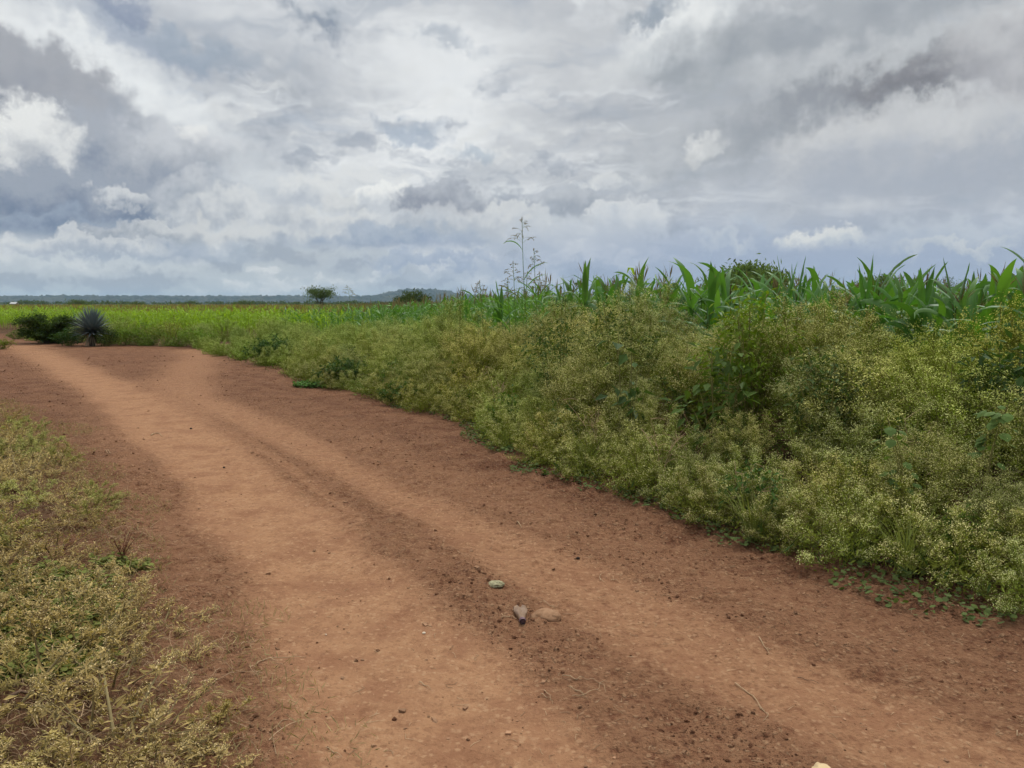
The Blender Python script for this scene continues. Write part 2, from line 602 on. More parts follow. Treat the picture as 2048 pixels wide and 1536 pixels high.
def terrain(x, y, fine=True):
    x, y = np.asarray(x, float), np.asarray(y, float)
    db = bank_d(x, y)
    near = sstep(34.0, 6.0, np.hypot(x, y))
    z = (0.46 * near + 0.06) * sstep(-0.1, 3.0, db) * (1 - 0.72 * near * sstep(3.1, 5.6, db))
    r = np.hypot(x, y)
    fade = sstep(60.0, 15.0, r)
    if True:
        tr = track_mask(x, y)
        z = z + fade * (0.05 * (fbm(x * 0.7, y * 0.7, 3, 21) - 0.5) - 0.035 * tr)
        ld = left_d(x, y)
        z = z + fade * 0.05 * sstep(-0.2, 0.8, ld)
    if fine:
        loose = sstep(0.9, 0.1, tr)
        f2 = sstep(22.0, 6.0, r)
        z = z + f2 * (0.25 + 0.75 * loose) * (0.050 * (fbm(x * 4.5, y * 4.5, 3, 40) - 0.5) + 0.042 * np.maximum(fbm(x * 13, y * 13, 2, 50) - 0.48, 0) * 2)
        z = z + f2 * 0.011 * (fbm(x * 6, y * 6, 3, 60) - 0.5) - f2 * 0.012 * sstep(0.66, 0.80, fbm(x * 3.1 + 9, y * 3.1, 2, 66))
    return z


def tz(x, y):
    return float(terrain(np.array([x]), np.array([y]))[0])


def on_ground(px, py):
    """ground point met by the photograph's line of sight"""
    d = pix_ray(px, py)
    z = 0.0
    for _ in range(4):
        t = (z - CAM_H) / d[2]
        z = 0.3 * z + 0.7 * tz(d[0] * t, d[1] * t)
    return float(d[0] * t), float(d[1] * t), z


# ------------------------------------------------------------------ materials
def new_mat(name):
    m = bpy.data.materials.new(name)
    m.use_nodes = True
    m.node_tree.nodes.clear()
    g = NG(m.node_tree)
    out = g.n.new('ShaderNodeOutputMaterial')
    return m, g, out


def leaf_mat(name, col, var=0.25, trans=0.3, gloss=0.0, rough=0.5, tint=True, trans_col=None, nscale=3.0):
    """thin plant tissue: diffuse + light coming through + a little sheen; colour differs from plant to plant and leaf to leaf"""
    m, g, out = new_mat(name)
    oi = g.n.new('ShaderNodeObjectInfo')
    geo = g.n.new('ShaderNodeNewGeometry')
    isl = geo.outputs['Random Per Island']
    c = g.mix(isl, tuple(x * (1 - var) for x in col), tuple(x * (1 + var) for x in col))
    co = g.n.new('ShaderNodeTexCoord').outputs['Object']
    nz = g.noise(co, nscale, 2.0, 0.5)
    c = g.mix(g.ramp(nz, 0.3, 0.7, 0.0, 0.5), c, tuple(x * 0.72 for x in col))
    if tint:
        c = g.mix(1.0, c, oi.outputs['Color'], 'MULTIPLY')
    dif = g.n.new('ShaderNodeBsdfDiffuse')
    g.sock(dif.inputs[0], c)
    sh = dif.outputs[0]
    if trans:
        tr = g.n.new('ShaderNodeBsdfTranslucent')
        tc = g.mix(1.0, c, trans_col or (1.25, 1.3, 0.6), 'MULTIPLY')
        g.sock(tr.inputs[0], tc)
        ms = g.n.new('ShaderNodeMixShader')
        ms.inputs[0].default_value = trans
        g.l.new(sh, ms.inputs[1])
        g.l.new(tr.outputs[0], ms.inputs[2])
        sh = ms.outputs[0]
    if gloss:
        gl = g.n.new('ShaderNodeBsdfGlossy')
        gl.inputs['Roughness'].default_value = rough
        gl.inputs['Color'].default_value = (0.9, 0.95, 1.0, 1)
        lw = g.n.new('ShaderNodeLayerWeight')
        fr = g.math('ADD', g.math('MULTIPLY', g.math('POWER', lw.outputs['Facing'], 4.0), 0.30), 0.035)
        ms = g.n.new('ShaderNodeMixShader')
        g.sock(ms.inputs[0], g.math('MULTIPLY', fr, gloss))
        g.l.new(sh, ms.inputs[1])
        g.l.new(gl.outputs[0], ms.inputs[2])
        sh = ms.outputs[0]
    g.l.new(sh, out.inputs[0])
    return m


def matt(name, col, col2=None, scale=20.0, bump=0.0, rough=0.9, tint=False):
    m, g, out = new_mat(name)
    co = g.n.new('ShaderNodeTexCoord').outputs['Object']
    nz = g.noise(co, scale, 5.0, 0.6)
    c = g.mix(g.ramp(nz, 0.3, 0.7), col, col2 or tuple(x * 0.6 for x in col))
    if tint:
        oi = g.n.new('ShaderNodeObjectInfo')
        c = g.mix(1.0, c, oi.outputs['Color'], 'MULTIPLY')
    b = g.n.new('ShaderNodeBsdfPrincipled')
    g.sock(b.inputs['Base Color'], c)
    b.inputs['Roughness'].default_value = rough
    b.inputs['Specular IOR Level'].default_value = 0.2
    if bump:
        bp = g.n.new('ShaderNodeBump')
        bp.inputs['Strength'].default_value = 0.8
        bp.inputs['Distance'].default_value = bump
        g.l.new(nz, bp.inputs['Height'])
        g.l.new(bp.outputs[0], b.inputs['Normal'])
    g.l.new(b.outputs[0], out.inputs[0])
    return m


def ground_mat():
    m, g, out = new_mat("red_soil")
    geo = g.n.new('ShaderNodeNewGeometry')
    p = geo.outputs['Position']

    def attr(n):
        a = g.n.new('ShaderNodeAttribute')
        a.attribute_name = n
        return a.outputs['Fac']
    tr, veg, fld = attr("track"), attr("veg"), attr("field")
    n_big = g.noise(p, 0.55, 4.0, 0.55)
    n_mid = g.noise(p, 2.6, 7.0, 0.66)
    n_fin = g.noise(p, 19.0, 6.0, 0.68)
    n_grit = g.noise(p, 85.0, 4.0, 0.65)
    dark = g.mix(g.ramp(n_big, 0.35, 0.65), SOIL_DARK, SOIL_DARK2)
    dark = g.mix(g.math('MULTIPLY', g.ramp(n_mid, 0.46, 0.66), 0.75), dark, SOIL_MID)
    light = g.mix(g.ramp(n_mid, 0.36, 0.66), SOIL_LIGHT, SOIL_MID)
    light = g.mix(g.math('MULTIPLY', g.ramp(n_fin, 0.54, 0.70), 0.55), light, SOIL_PALE)
    tt = g.math('ADD', tr, g.math('MULTIPLY', g.math('SUBTRACT', n_mid, 0.5), 2.5))
    tt = g.math('ADD', tt, g.math('MULTIPLY', g.math('SUBTRACT', n_fin, 0.5), 1.4))
    c = g.mix(g.ramp(tt, -0.30, 0.80, smooth=False), dark, light)
    # fine crumbs and specks of paler and darker earth
    c = g.mix(g.math('MULTIPLY', g.ramp(n_grit, 0.55, 0.70), 0.40), c, SOIL_PALE)
    loose = g.ramp(tr, 0.9, 0.1, 0.35, 1.0)
    c = g.mix(g.math('MULTIPLY', g.ramp(n_fin, 0.47, 0.35), loose), c, SOIL_DARK)
    c = g.mix(g.math('MULTIPLY', g.ramp(n_grit, 0.42, 0.30), g.math('MULTIPLY', loose, 0.8)), c, (0.075, 0.034, 0.022))
    vo = g.n.new('ShaderNodeTexVoronoi')
    vo.feature = 'F1'
    vo.inputs['Scale'].default_value = 42.0
    g.sock(vo.inputs['Vector'], g.vmath('ADD', p, g.vmath('SCALE', g.noise(p, 30.0, 2.0, 0.5, 0, True), 0.02)))
    rv = g.sep(vo.outputs['Color'])[0]
    crumb = g.ramp(vo.outputs['Distance'], 0.62, 0.25)
    patch = g.math('MULTIPLY', g.ramp(n_mid, 0.66, 0.42), loose)
    c = g.mix(g.math('MULTIPLY', g.math('MULTIPLY', g.ramp(rv, 0.34, 0.26), crumb), g.math('MULTIPLY', patch, 0.75)), c, (0.105, 0.043, 0.023))
    c = g.mix(g.math('MULTIPLY', g.math('MULTIPLY', g.ramp(rv, 0.78, 0.86), crumb), 0.6), c, SOIL_PALE)
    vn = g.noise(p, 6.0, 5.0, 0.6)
    c = g.mix(g.math('MULTIPLY', veg, g.ramp(vn, 0.35, 0.6, 0.3, 0.85)), c, SHADED_LITTER)
    fn = g.noise(p, 0.012, 6.0, 0.6)
    far = g.mix(g.ramp(fn, 0.42, 0.58), (0.055, 0.075, 0.03), (0.16, 0.15, 0.085))
    c = g.mix(fld, c, far)
    b = g.n.new('ShaderNodeBsdfPrincipled')
    g.sock(b.inputs['Base Color'], c)
    b.inputs['Roughness'].default_value = 0.95
    b.inputs['Specular IOR Level'].default_value = 0.12
    h = g.math('ADD', g.math('MULTIPLY', n_mid, 1.2), g.math('ADD', g.math('MULTIPLY', n_fin, 0.8), g.math('ADD', g.math('MULTIPLY', n_grit, 0.28), g.math('MULTIPLY', g.math('MULTIPLY', crumb, rv), g.math('MULTIPLY', patch, 0.35)))))
    bp = g.n.new('ShaderNodeBump')
    g.sock(bp.inputs['Strength'], g.ramp(tr, 0.1, 0.9, 1.0, 0.45))
    bp.inputs['Distance'].default_value = 0.075
    g.l.new(h, bp.inputs['Height'])
    g.l.new(bp.outputs[0], b.inputs['Normal'])
    g.l.new(b.outputs[0], out.inputs[0])
    return m


SOIL_DARK = (0.165, 0.070, 0.037)
SOIL_DARK2 = (0.215, 0.097, 0.052)
SOIL_MID = (0.255, 0.125, 0.067)
SOIL_LIGHT = (0.350, 0.190, 0.101)
SOIL_PALE = (0.415, 0.252, 0.143)
SHADED_LITTER = (0.062, 0.042, 0.022)  # plant litter, darkened so its colour adds shade to the gaps between weeds

M = {}
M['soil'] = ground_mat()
M['weed_leaf'] = leaf_mat("weed_leaf", (0.222, 0.256, 0.048), 0.42, 0.20)
M['weed_flower'] = leaf_mat("weed_flower", (0.68, 0.66, 0.27), 0.30, 0.15, trans_col=(1.0, 1.0, 0.8))
M['weed_stem'] = leaf_mat("weed_stem", (0.22, 0.21, 0.075), 0.25, 0.0)
M['verge_leaf'] = leaf_mat("verge_leaf", (0.400, 0.350, 0.150), 0.35, 0.22)
M['verge_flower'] = leaf_mat("verge_flower", (0.68, 0.62, 0.34), 0.3, 0.15)
M['verge_stem'] = leaf_mat("verge_stem", (0.30, 0.24, 0.12), 0.3, 0.0)
M['dark_leaf'] = leaf_mat("dark_leaf", (0.064, 0.108, 0.024), 0.35, 0.30, 0.25, 0.5)
M['maize_leaf'] = leaf_mat("maize_leaf", (0.095, 0.225, 0.036), 0.34, 0.40, 0.8, 0.45, nscale=1.5)
M['maize_stalk'] = leaf_mat("maize_stalk", (0.10, 0.17, 0.04), 0.2, 0.0)
M['tassel'] = leaf_mat("tassel", (0.24, 0.19, 0.09), 0.3, 0.2, trans_col=(1, 1, 0.8))
M['crop_leaf'] = leaf_mat("crop_leaf", (0.265, 0.400, 0.034), 0.35, 0.42, 0.3, 0.5)
M['crop_head'] = leaf_mat("crop_head", (0.34, 0.25, 0.085), 0.35, 0.0)
M['bark'] = matt("bark", (0.085, 0.062, 0.045), (0.05, 0.038, 0.03), 30, 0.01)
M['tree_leaf'] = leaf_mat("tree_leaf", (0.090, 0.130, 0.044), 0.4, 0.3)
M['agave'] = leaf_mat("agave_leaf", (0.150, 0.192, 0.196), 0.22, 0.0, 0.6, 0.5)
M['agave_dry'] = leaf_mat("agave_dry_leaf", (0.20, 0.17, 0.11), 0.25, 0.0)
M['straw'] = leaf_mat("straw", (0.44, 0.31, 0.19), 0.3, 0.0)
M['twig'] = matt("twig", (0.20, 0.13, 0.085), (0.12, 0.075, 0.05), 40, 0.002)
M['creeper'] = leaf_mat("creeper_leaf", (0.10, 0.135, 0.036), 0.35, 0.25, 0.2, 0.6)
M['dry_weed'] = leaf_mat("dry_weed", (0.34, 0.27, 0.135), 0.35, 0.2)

# ------------------------------------------------------------------ ground, hills
def axis(lo, hi, step, far, grow=1.065):
    core = np.arange(lo, hi, step)
    a, s, up = core[-1], step, []
    while a < far:
        s *= grow
        a += s
        up.append(a)
    a, s, dn = core[0], step, []
    while a > -far:
        s *= grow
        a -= s
        dn.append(a)
    return np.concatenate([dn[::-1], core, up])


def build_ground():
    xs = axis(-3.4, 3.8, 0.022, 9000.0, 1.05)
    ys = axis(2.0, 7.0, 0.022, 9000.0, 1.05)
    X, Y = np.meshgrid(xs, ys)
    x, y = X.ravel(), Y.ravel()
    z = terrain(x, y)
    nx, ny = len(xs), len(ys)
    i, j = np.meshgrid(np.arange(nx - 1), np.arange(ny - 1))
    b = (j * nx + i).ravel()
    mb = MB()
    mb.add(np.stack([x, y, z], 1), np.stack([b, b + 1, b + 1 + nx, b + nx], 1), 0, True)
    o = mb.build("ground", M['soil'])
    me = o.data
    db, dl = bank_d(x, y), left_d(x, y)
    bare = (db < 0) & (dl < 0)
    tr = track_mask(x, y)
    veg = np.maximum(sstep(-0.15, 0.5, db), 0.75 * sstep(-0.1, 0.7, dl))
    fld = sstep(60, 140, np.hypot(x, y))
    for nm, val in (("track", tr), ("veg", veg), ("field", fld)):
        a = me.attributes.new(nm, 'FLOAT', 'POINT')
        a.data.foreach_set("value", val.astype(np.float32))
    tag(o, "flat red earth plain with a worn dirt track curving away to the left", "ground", None, 'structure')
    return o


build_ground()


def build_hills():
    """long wooded ridge with one rounded knoll, some four kilometres off"""
    m, g, out = new_mat("hill_scrub")
    p = g.n.new('ShaderNodeNewGeometry').outputs['Position']
    n1 = g.noise(p, 0.012, 5.0, 0.6)
    n2 = g.noise(p, 0.05, 4.0, 0.6)
    c = g.mix(g.ramp(n1, 0.4, 0.62), (0.020, 0.032, 0.024), (0.085, 0.088, 0.066))
    c = g.mix(g.ramp(n2, 0.5, 0.65), c, (0.022, 0.036, 0.018))
    d = g.n.new('ShaderNodeBsdfDiffuse')
    g.sock(d.inputs[0], c)
    g.l.new(d.outputs[0], out.inputs[0])
    az = np.radians(np.linspace(-70, 70, 2400))
    rr = np.linspace(3700, 5600, 36)
    A, R = np.meshgrid(az, rr)
    a, r = A.ravel(), R.ravel()
    px = 1024 + F_PX * np.tan(np.clip(a, -1.2, 1.2)) * math.cos(PITCH)
    h = 14.8 + 2.0 * np.sin(px / 260.0) + 1.2 * np.sin(px / 97.0 + 1) - 2.5 * sstep(300, 0, px)
    h = h + 17.5 * np.exp(-np.abs((px - 838) / 70.0) ** 3.2) + 7.0 * np.exp(-((px - 940) / 90.0) ** 2)
    h = h * 4000 / F_PX
    prof = sstep(3700, 4300, r) * (0.55 + 0.45 * sstep(4000, 4700, r))
    x, y = r * np.sin(a), r * np.cos(a)
    z = h * prof * (1 + 0.10 * (fbm(x / 420, y / 420, 3, 7) - 0.5)) - 2
    tree = np.maximum(fbm(x / 17.0, y / 45.0, 2, 90) - 0.45, 0) * 34
    z = z + tree * sstep(3700, 3900, r)
    nx, ny = len(az), len(rr)
    i, j = np.meshgrid(np.arange(nx - 1), np.arange(ny - 1))
    b = (j * nx + i).ravel()
    mb = MB()
    mb.add(np.stack([x, y, z], 1), np.stack([b, b + 1, b + 1 + nx, b + nx], 1), 0, True)
    tag(mb.build("hills", m), "long low blue wooded ridge with a rounded knoll on the horizon", "hills", None, 'structure')


build_hills()


def build_haze():
    m, g, out = new_mat("haze_air")
    v = g.n.new('ShaderNodeVolumePrincipled')
    v.inputs['Color'].default_value = (0.52, 0.74, 1.0, 1)
    v.inputs['Density'].default_value = HAZE
    v.inputs['Anisotropy'].default_value = 0.0
    g.l.new(v.outputs[0], out.inputs['Volume'])
    mb = MB()
    X, Y0, Y1, Z0, Z1 = 9500.0, -9500.0, 9500.0, -4.0, 122.0
    c = np.array([(-X, Y0, Z0), (X, Y0, Z0), (X, Y1, Z0), (-X, Y1, Z0), (-X, Y0, Z1), (X, Y0, Z1), (X, Y1, Z1), (-X, Y1, Z1)])
    f = [(3, 2, 1, 0), (4, 5, 6, 7), (0, 1, 5, 4), (1, 2, 6, 5), (2, 3, 7, 6), (3, 0, 4, 7)]
    mb.add(c, f)
    tag(mb.build("haze", m), "thin pale blue haze in the air over the plain", "haze", None, 'stuff')


HAZE = 0.000085
build_haze()

# ------------------------------------------------------------------ plant builders
def bez(a, b, c, n):
    t = np.linspace(0, 1, n)[None, :, None]
    return (1 - t) ** 2 * a[:, None] + 2 * t * (1 - t) * b[:, None] + t * t * c[:, None]


def weed_meshes(seed, H=1.0, R=0.5, mains=13, subs=9, twigs=5, flowers=7, leaves=1500, fsize=0.0085, spread=84, skirt=True, mats=('weed_stem', 'weed_leaf', 'weed_flower')):
    """branching herb with thin stems, small cut leaves and clouds of tiny cream flower heads; returns the three parts' meshes"""
    r = np.random.default_rng(seed)
    st, lf, fl = MB(), MB(), MB()
    k_ = np.arange(mains)
    th = k_ * 2.39996 + r.uniform(0, 0.5, mains)
    ph = np.arccos(1 - (k_ + 0.5) / mains * (1 - math.cos(math.radians(spread))))     # angle from upright
    # an uneven dome: a few lobes stand out, others lie back
    lobe = 1 + 0.16 * np.sin(th * 2 + r.uniform(0, 6)) + 0.10 * np.sin(th * 3 + r.uniform(0, 6)) + r.normal(0, 0.07, mains)
    tip = np.stack([R * np.sin(ph) * np.cos(th) * lobe, R * np.sin(ph) * np.sin(th) * lobe, H * (0.08 + 0.90 * np.cos(ph)) * (0.5 + 0.5 * lobe)], 1)
    base = np.stack([0.04 * np.cos(th), 0.04 * np.sin(th), np.full(mains, -0.06)], 1)
    mid = base * 0.45 + tip * 0.55 + np.stack([-0.10 * tip[:, 0], -0.10 * tip[:, 1], 0.10 * H * np.ones(mains)], 1)
    mp = bez(base, mid, tip, 6)
    add_tubes(st, mp, np.linspace(0.006, 0.0022, 6)[None], 4)
    # side branches, mostly in the outer half
    K = mains * subs
    m = np.repeat(np.arange(mains), subs)
    t = r.beta(2.2, 1.0, K) * 0.75 + 0.25
    f = t * 5
    i = np.minimum(f.astype(int), 4)
    w = (f - i)[:, None]
    p0 = mp[m, i] * (1 - w) + mp[m, i + 1] * w
    outd = norm(p0 * [1, 1, 0.5])
    d = norm(outd * r.uniform(0.3, 1.0, K)[:, None] + rdir(r, K) * 0.7 + np.array([0, 0, 0.45]))
    L = (0.5 * H + 0.5 * R) * r.uniform(0.10, 0.26, K)
    p1 = p0 + d * L[:, None] * 0.5 + r.normal(0, 0.012, (K, 3))
    p2 = p0 + d * L[:, None] + np.array([0, 0, 0.03])
    add_tubes(st, bez(p0, p1, p2, 3), np.array([[0.0022, 0.0017, 0.0012]]), 3)
    # twigs and flower heads
    N = K * twigs
    k = np.repeat(np.arange(K), twigs)
    t = r.uniform(0.35, 1.0, N)[:, None]
    q0 = p0[k] * (1 - t) + p2[k] * t
    dd = norm(d[k] * 0.6 + rdir(r, N) * 0.9 + np.array([0, 0, 0.55]))
    LL = H * r.uniform(0.035, 0.10, N)
    q1 = q0 + dd * LL[:, None]
    add_kites(st, q0, q1 - q0, rdir(r, N), LL, np.full(N, 0.0024), 0, 0.5)
    keep = r.random(N) < 0.9
    F = int(keep.sum()) * flowers
    c = np.repeat(q1[keep], flowers, axis=0) + r.normal(0, 0.016 * H + 0.004, (F, 3)) * [1, 1, 0.7]
    add_specks(fl, c, fsize * r.uniform(0.6, 1.35, F), r)
    # leaves: along the stems, larger below
    a = leaves // 4
    m = r.integers(0, mains, a)
    t = r.uniform(0.05, 0.85, a)
    f = t * 5
    i = np.minimum(f.astype(int), 4)
    w = (f - i)[:, None]
    lp = mp[m, i] * (1 - w) + mp[m, i + 1] * w
    ld = norm(rdir(r, a) + np.array([0, 0, 0.2]))
    lp = lp + ld * r.uniform(0, 0.10, a)[:, None]
    sc = (1.25 - 0.8 * t)
    add_kites(lf, lp, ld, norm(rdir(r, a, 0.0) + [0, 0, 1.0]), r.uniform(0.03, 0.065, a) * sc, r.uniform(0.007, 0.016, a) * sc, 0, 0.45, 0.15)
    a = leaves - a
    k = r.integers(0, K, a)
    t = r.uniform(0, 1, a)[:, None]
    lp = p0[k] * (1 - t) + p2[k] * t + r.normal(0, 0.025 * H, (a, 3))
    ld = norm(rdir(r, a) + np.array([0, 0, 0.4]))
    add_kites(lf, lp, ld, norm(rdir(r, a, 0.0) + [0, 0, 0.8]), r.uniform(0.018, 0.042, a), r.uniform(0.005, 0.010, a), 0, 0.45, 0.1)
    # tangled lower leaves in the skirt
    a = leaves // 7 if skirt else 4
    an, rr_ = r.uniform(0, 2 * np.pi, a), R * np.sqrt(r.uniform(0, 1, a)) * 0.9
    zz = r.uniform(0.0, 0.5, a) * H
    lp = np.stack([rr_ * np.cos(an), rr_ * np.sin(an), zz], 1)
    add_kites(lf, lp, rdir(r, a), rdir(r, a, 0.0), r.uniform(0.03, 0.07, a), r.uniform(0.007, 0.015, a), 0)
    return (st.mesh("weed_stem", [M[mats[0]]]), lf.mesh("weed_leaf", [M[mats[1]]]), fl.mesh("weed_flower", [M[mats[2]]]))


def make_weed(name, meshes):
    root = empty(name)
    for nm, me in zip(("stem", "foliage", "blossom"), meshes):
        o = bpy.data.objects.new(nm, me)
        COL.objects.link(o)
        o.parent = root
    return root


def paint(root, col):
    """plant-to-plant difference in colour, read by the leaf materials"""
    for ch in root.children:
        if ch.name.split('.')[0] in ('trunk', 'stem') and max(col) > 1.1:
            continue
        ch.color = (col[0], col[1], col[2], 1.0)


def make_maize(seed, H=1.9, tassel=True, young=False, nl=10):
    r = np.random.default_rng(seed)
    root = empty("maize_plant")
    st = MB()
    n = 7
    zz = np.linspace(0, H * 0.80, n)
    bx = r.normal(0, 0.03) * (zz / H) ** 2
    by = r.normal(0, 0.03) * (zz / H) ** 2
    path = np.stack([bx, by, zz], 1)
    add_tubes(st, path[None], np.linspace(0.016, 0.007, n)[None], 6)
    st.build("stalk", M['maize_stalk'], root)
    az0 = r.uniform(0, 2 * np.pi)
    K = nl
    t = np.linspace(0.16, 1.0, K)
    ang = az0 + np.arange(K) * np.pi + r.normal(0, 0.35, K)
    z0 = t * H * 0.78
    b0 = np.stack([np.interp(z0, zz, bx), np.interp(z0, zz, by), z0], 1)
    L = H * (0.30 + 0.20 * np.sin(np.pi * np.clip(t * 0.95, 0, 1))) * r.uniform(0.85, 1.12, K)
    lean = np.where(t > 0.82, r.uniform(0.10, 0.40, K), r.uniform(0.35, 0.75, K))     # from upright, at the base
    droop = np.where(t > 0.86, r.uniform(0.5, 1.7, K), r.uniform(1.2, 2.6, K))
    if young:
        lean = lean * 0.6
        droop = np.where(t > 0.75, r.uniform(0.0, 0.3, K), droop)
    ns = 11
    s = np.linspace(0, 1, ns)
    th = lean[:, None] + droop[:, None] * s[None] ** 1.7
    stepv = L[:, None] / (ns - 1)
    hx = np.cumsum(np.concatenate([np.zeros((K, 1)), np.sin(th)[:, :-1] * stepv], 1), 1)
    hz = np.cumsum(np.concatenate([np.zeros((K, 1)), np.cos(th)[:, :-1] * stepv], 1), 1)
    yaw = ang[:, None] + r.normal(0, 0.35, K)[:, None] * s[None] ** 2
    P = np.stack([b0[:, 0:1] + hx * np.cos(yaw), b0[:, 1:2] + hx * np.sin(yaw), b0[:, 2:3] + hz], -1)
    W = (0.098 + 0.028 * r.random(K))[:, None] * (np.minimum(1.0, 0.42 + 2.4 * s) * (1 - s ** 2.6) ** 0.9 + 0.01)[None]
    twist = r.normal(0, 0.4, K)[:, None] + r.normal(0, 0.9, K)[:, None] * s[None] ** 2
    side0 = np.stack([-np.sin(yaw), np.cos(yaw), np.zeros_like(yaw)], -1)
    tang = norm(np.gradient(P, axis=1))
    upv = np.cross(tang, side0)
    side = side0 * np.cos(twist)[..., None] + upv * np.sin(twist)[..., None]
    wave = 0.010 * np.sin(s[None] * r.uniform(14, 24, K)[:, None] + r.uniform(0, 6, K)[:, None]) * (1 - s[None])
    lf = MB()
    add_ribbons(lf, P, W, side, 0.35, 0, wave)
    # sheaths round the stalk
    lf.build("foliage", M['maize_leaf'], root)
    if tassel:
        ts = MB()
        top = path[-1]
        nb = int(r.integers(6, 10))
        a = r.uniform(0, 2 * np.pi, nb)
        d = np.stack([np.cos(a) * 0.42, np.sin(a) * 0.42, np.ones(nb)], 1)
        d[0] = (0.02, 0.02, 1.0)
        d = norm(d)
        ln = H * r.uniform(0.10, 0.17, nb)
        ln[0] = H * 0.22
        p0 = top + np.stack([0 * a, 0 * a, r.uniform(0.0, 0.06, nb) * H], 1)
        p2 = p0 + d * ln[:, None] + np.stack([np.cos(a) * 0.05, np.sin(a) * 0.05, -0.02 * np.ones(nb)], 1)
        add_tubes(ts, bez(p0, p0 + d * ln[:, None] * 0.5, p2, 5), np.array([[0.0022, 0.0045, 0.0045, 0.004, 0.0015]]), 4)
        add_tubes(ts, np.stack([top, top + [0, 0, 0.08 * H], top + [0, 0, 0.14 * H]])[None], np.array([[0.006, 0.004, 0.003]]), 4)
        ts.build("tassel", M['tassel'], root)
    return root


def crop_mesh(mb, r, xy, z, H, leaf=0, head=1, heads=0.7, nl=6):
    """many simple upright cereal plants put into one mesh"""
    N = len(xy)
    base = np.concatenate([xy, z[:, None]], 1)
    # stalk
    add_kites(mb, base, np.tile([0, 0, 1.0], (N, 1)) + r.normal(0, 0.03, (N, 3)), rdir(r, N), H, np.full(N, 0.03), leaf, 0.3)
    k = np.repeat(np.arange(N), nl)
    K = N * nl
    t = np.tile(np.linspace(0.35, 0.98, nl), N) + r.normal(0, 0.03, K)
    a = r.uniform(0, 2 * np.pi, K)
    p0 = base[k] + np.stack([0 * a, 0 * a, t * H[k] * 0.86], 1)
    L = H[k] * r.uniform(0.24, 0.40, K)
    dh = np.stack([np.cos(a), np.sin(a), 0 * a], 1)
    lean = r.uniform(0.25, 0.8, K)[:, None]
    s = np.array([0, 0.35, 0.7, 1.0])
    zc = (s * 1.0)[None] * 0.75 - (s[None] ** 2) * r.uniform(0.2, 0.95, K)[:, None]
    P = p0[:, None] + dh[:, None] * (s[None, :, None] * lean[:, None] * L[:, None, None]) + np.array([0, 0, 1.0]) * (zc * L[:, None])[..., None]
    W = np.array([0.035, 0.055, 0.04, 0.004])[None] * r.uniform(0.8, 1.2, K)[:, None]
    side = np.stack([-np.sin(a), np.cos(a), 0 * a], 1)[:, None] * np.ones((1, 4, 1)) + r.normal(0, 0.25, (K, 1, 3))
    tng = W[..., None] * 0.5 * norm(side)
    v = np.stack([P + tng, P - tng], 2).reshape(-1, 3)
    kk, i = np.meshgrid(np.arange(K), np.arange(3), indexing='ij')
    b = (kk * 4 + i).ravel() * 2
    mb.add(v, np.stack([b, b + 1, b + 3, b + 2], -1), leaf)
    h = r.random(N) < heads
    n = int(h.sum())
    if n:
        tp = base[h] + np.stack([np.zeros(n), np.zeros(n), H[h] * 0.90], 1)
        for q in range(4):
            add_kites(mb, tp, np.tile([0, 0, 1.0], (n, 1)) + r.normal(0, 0.28, (n, 3)) * (q > 0), rdir(r, n), H[h] * r.uniform(0.12, 0.20, n), np.full(n, 0.022), head, 0.5)


def leafy_mesh(seed, H, R, n_branch, n_leaf, ll, lw, droop=0.2, dome=0.45, flat=0.0):
    """shrubby plant of broad leaves set on branching stems: (stem mesh builder, leaf mesh builder)"""
    r = np.random.default_rng(seed)
    st, lf = MB(), MB()
    th = np.arange(n_branch) * 2.4 + r.uniform(0, 0.8, n_branch)
    rad = R * np.sqrt((np.arange(n_branch) + 0.3) / n_branch)
    hh = H * (1 - dome * (rad / R) ** 2) * r.uniform(0.75, 1.08, n_branch)
    tip = np.stack([rad * np.cos(th), rad * np.sin(th), hh], 1)
    base = np.stack([0.04 * np.cos(th), 0.04 * np.sin(th), np.full(n_branch, -0.05)], 1)
    mp = bez(base, (base + tip) * 0.5 + [0, 0, 0.12 * H], tip, 6)
    add_tubes(st, mp, np.linspace(0.010, 0.003, 6)[None], 5)
    k = r.integers(0, n_branch, n_leaf)
    t = r.beta(2.6, 1.1, n_leaf)
    f = t * 5
    i = np.minimum(f.astype(int), 4)
    w = (f - i)[:, None]
    p = mp[k, i] * (1 - w) + mp[k, i + 1] * w
    d = norm(rdir(r, n_leaf) * [1, 1, 0.5 if flat == 0 else 0.2] + np.array([0, 0, 0.15]))
    off = r.uniform(0.0, 0.16, n_leaf) * H
    p = p + d * off[:, None]
    d2 = norm(d + r.normal(0, 0.4, d.shape) + [0, 0, -droop])
    sc = r.uniform(0.6, 1.25, n_leaf)
    add_kites(lf, p, d2, norm(rdir(r, n_leaf, 0.2) + [0, 0, 1.2]), ll * sc, lw * sc, 0, 0.40, 0.12)
    a = n_leaf // 4
    add_kites(st, p[:a] - d[:a] * off[:a, None], d[:a], rdir(r, a), np.maximum(off[:a], 0.02), np.full(a, 0.004), 0, 0.5)
    return st, lf


def make_leafy(name, seed, H, R, nb, nl, ll, lw, mat='dark_leaf', droop=0.2, dome=0.45, flat=0.0):
    root = empty(name)
    st, lf = leafy_mesh(seed, H, R, nb, nl, ll, lw, droop, dome, flat)
    st.build("stem", M['weed_stem'], root)
    lf.build("foliage", M[mat], root)
    return root


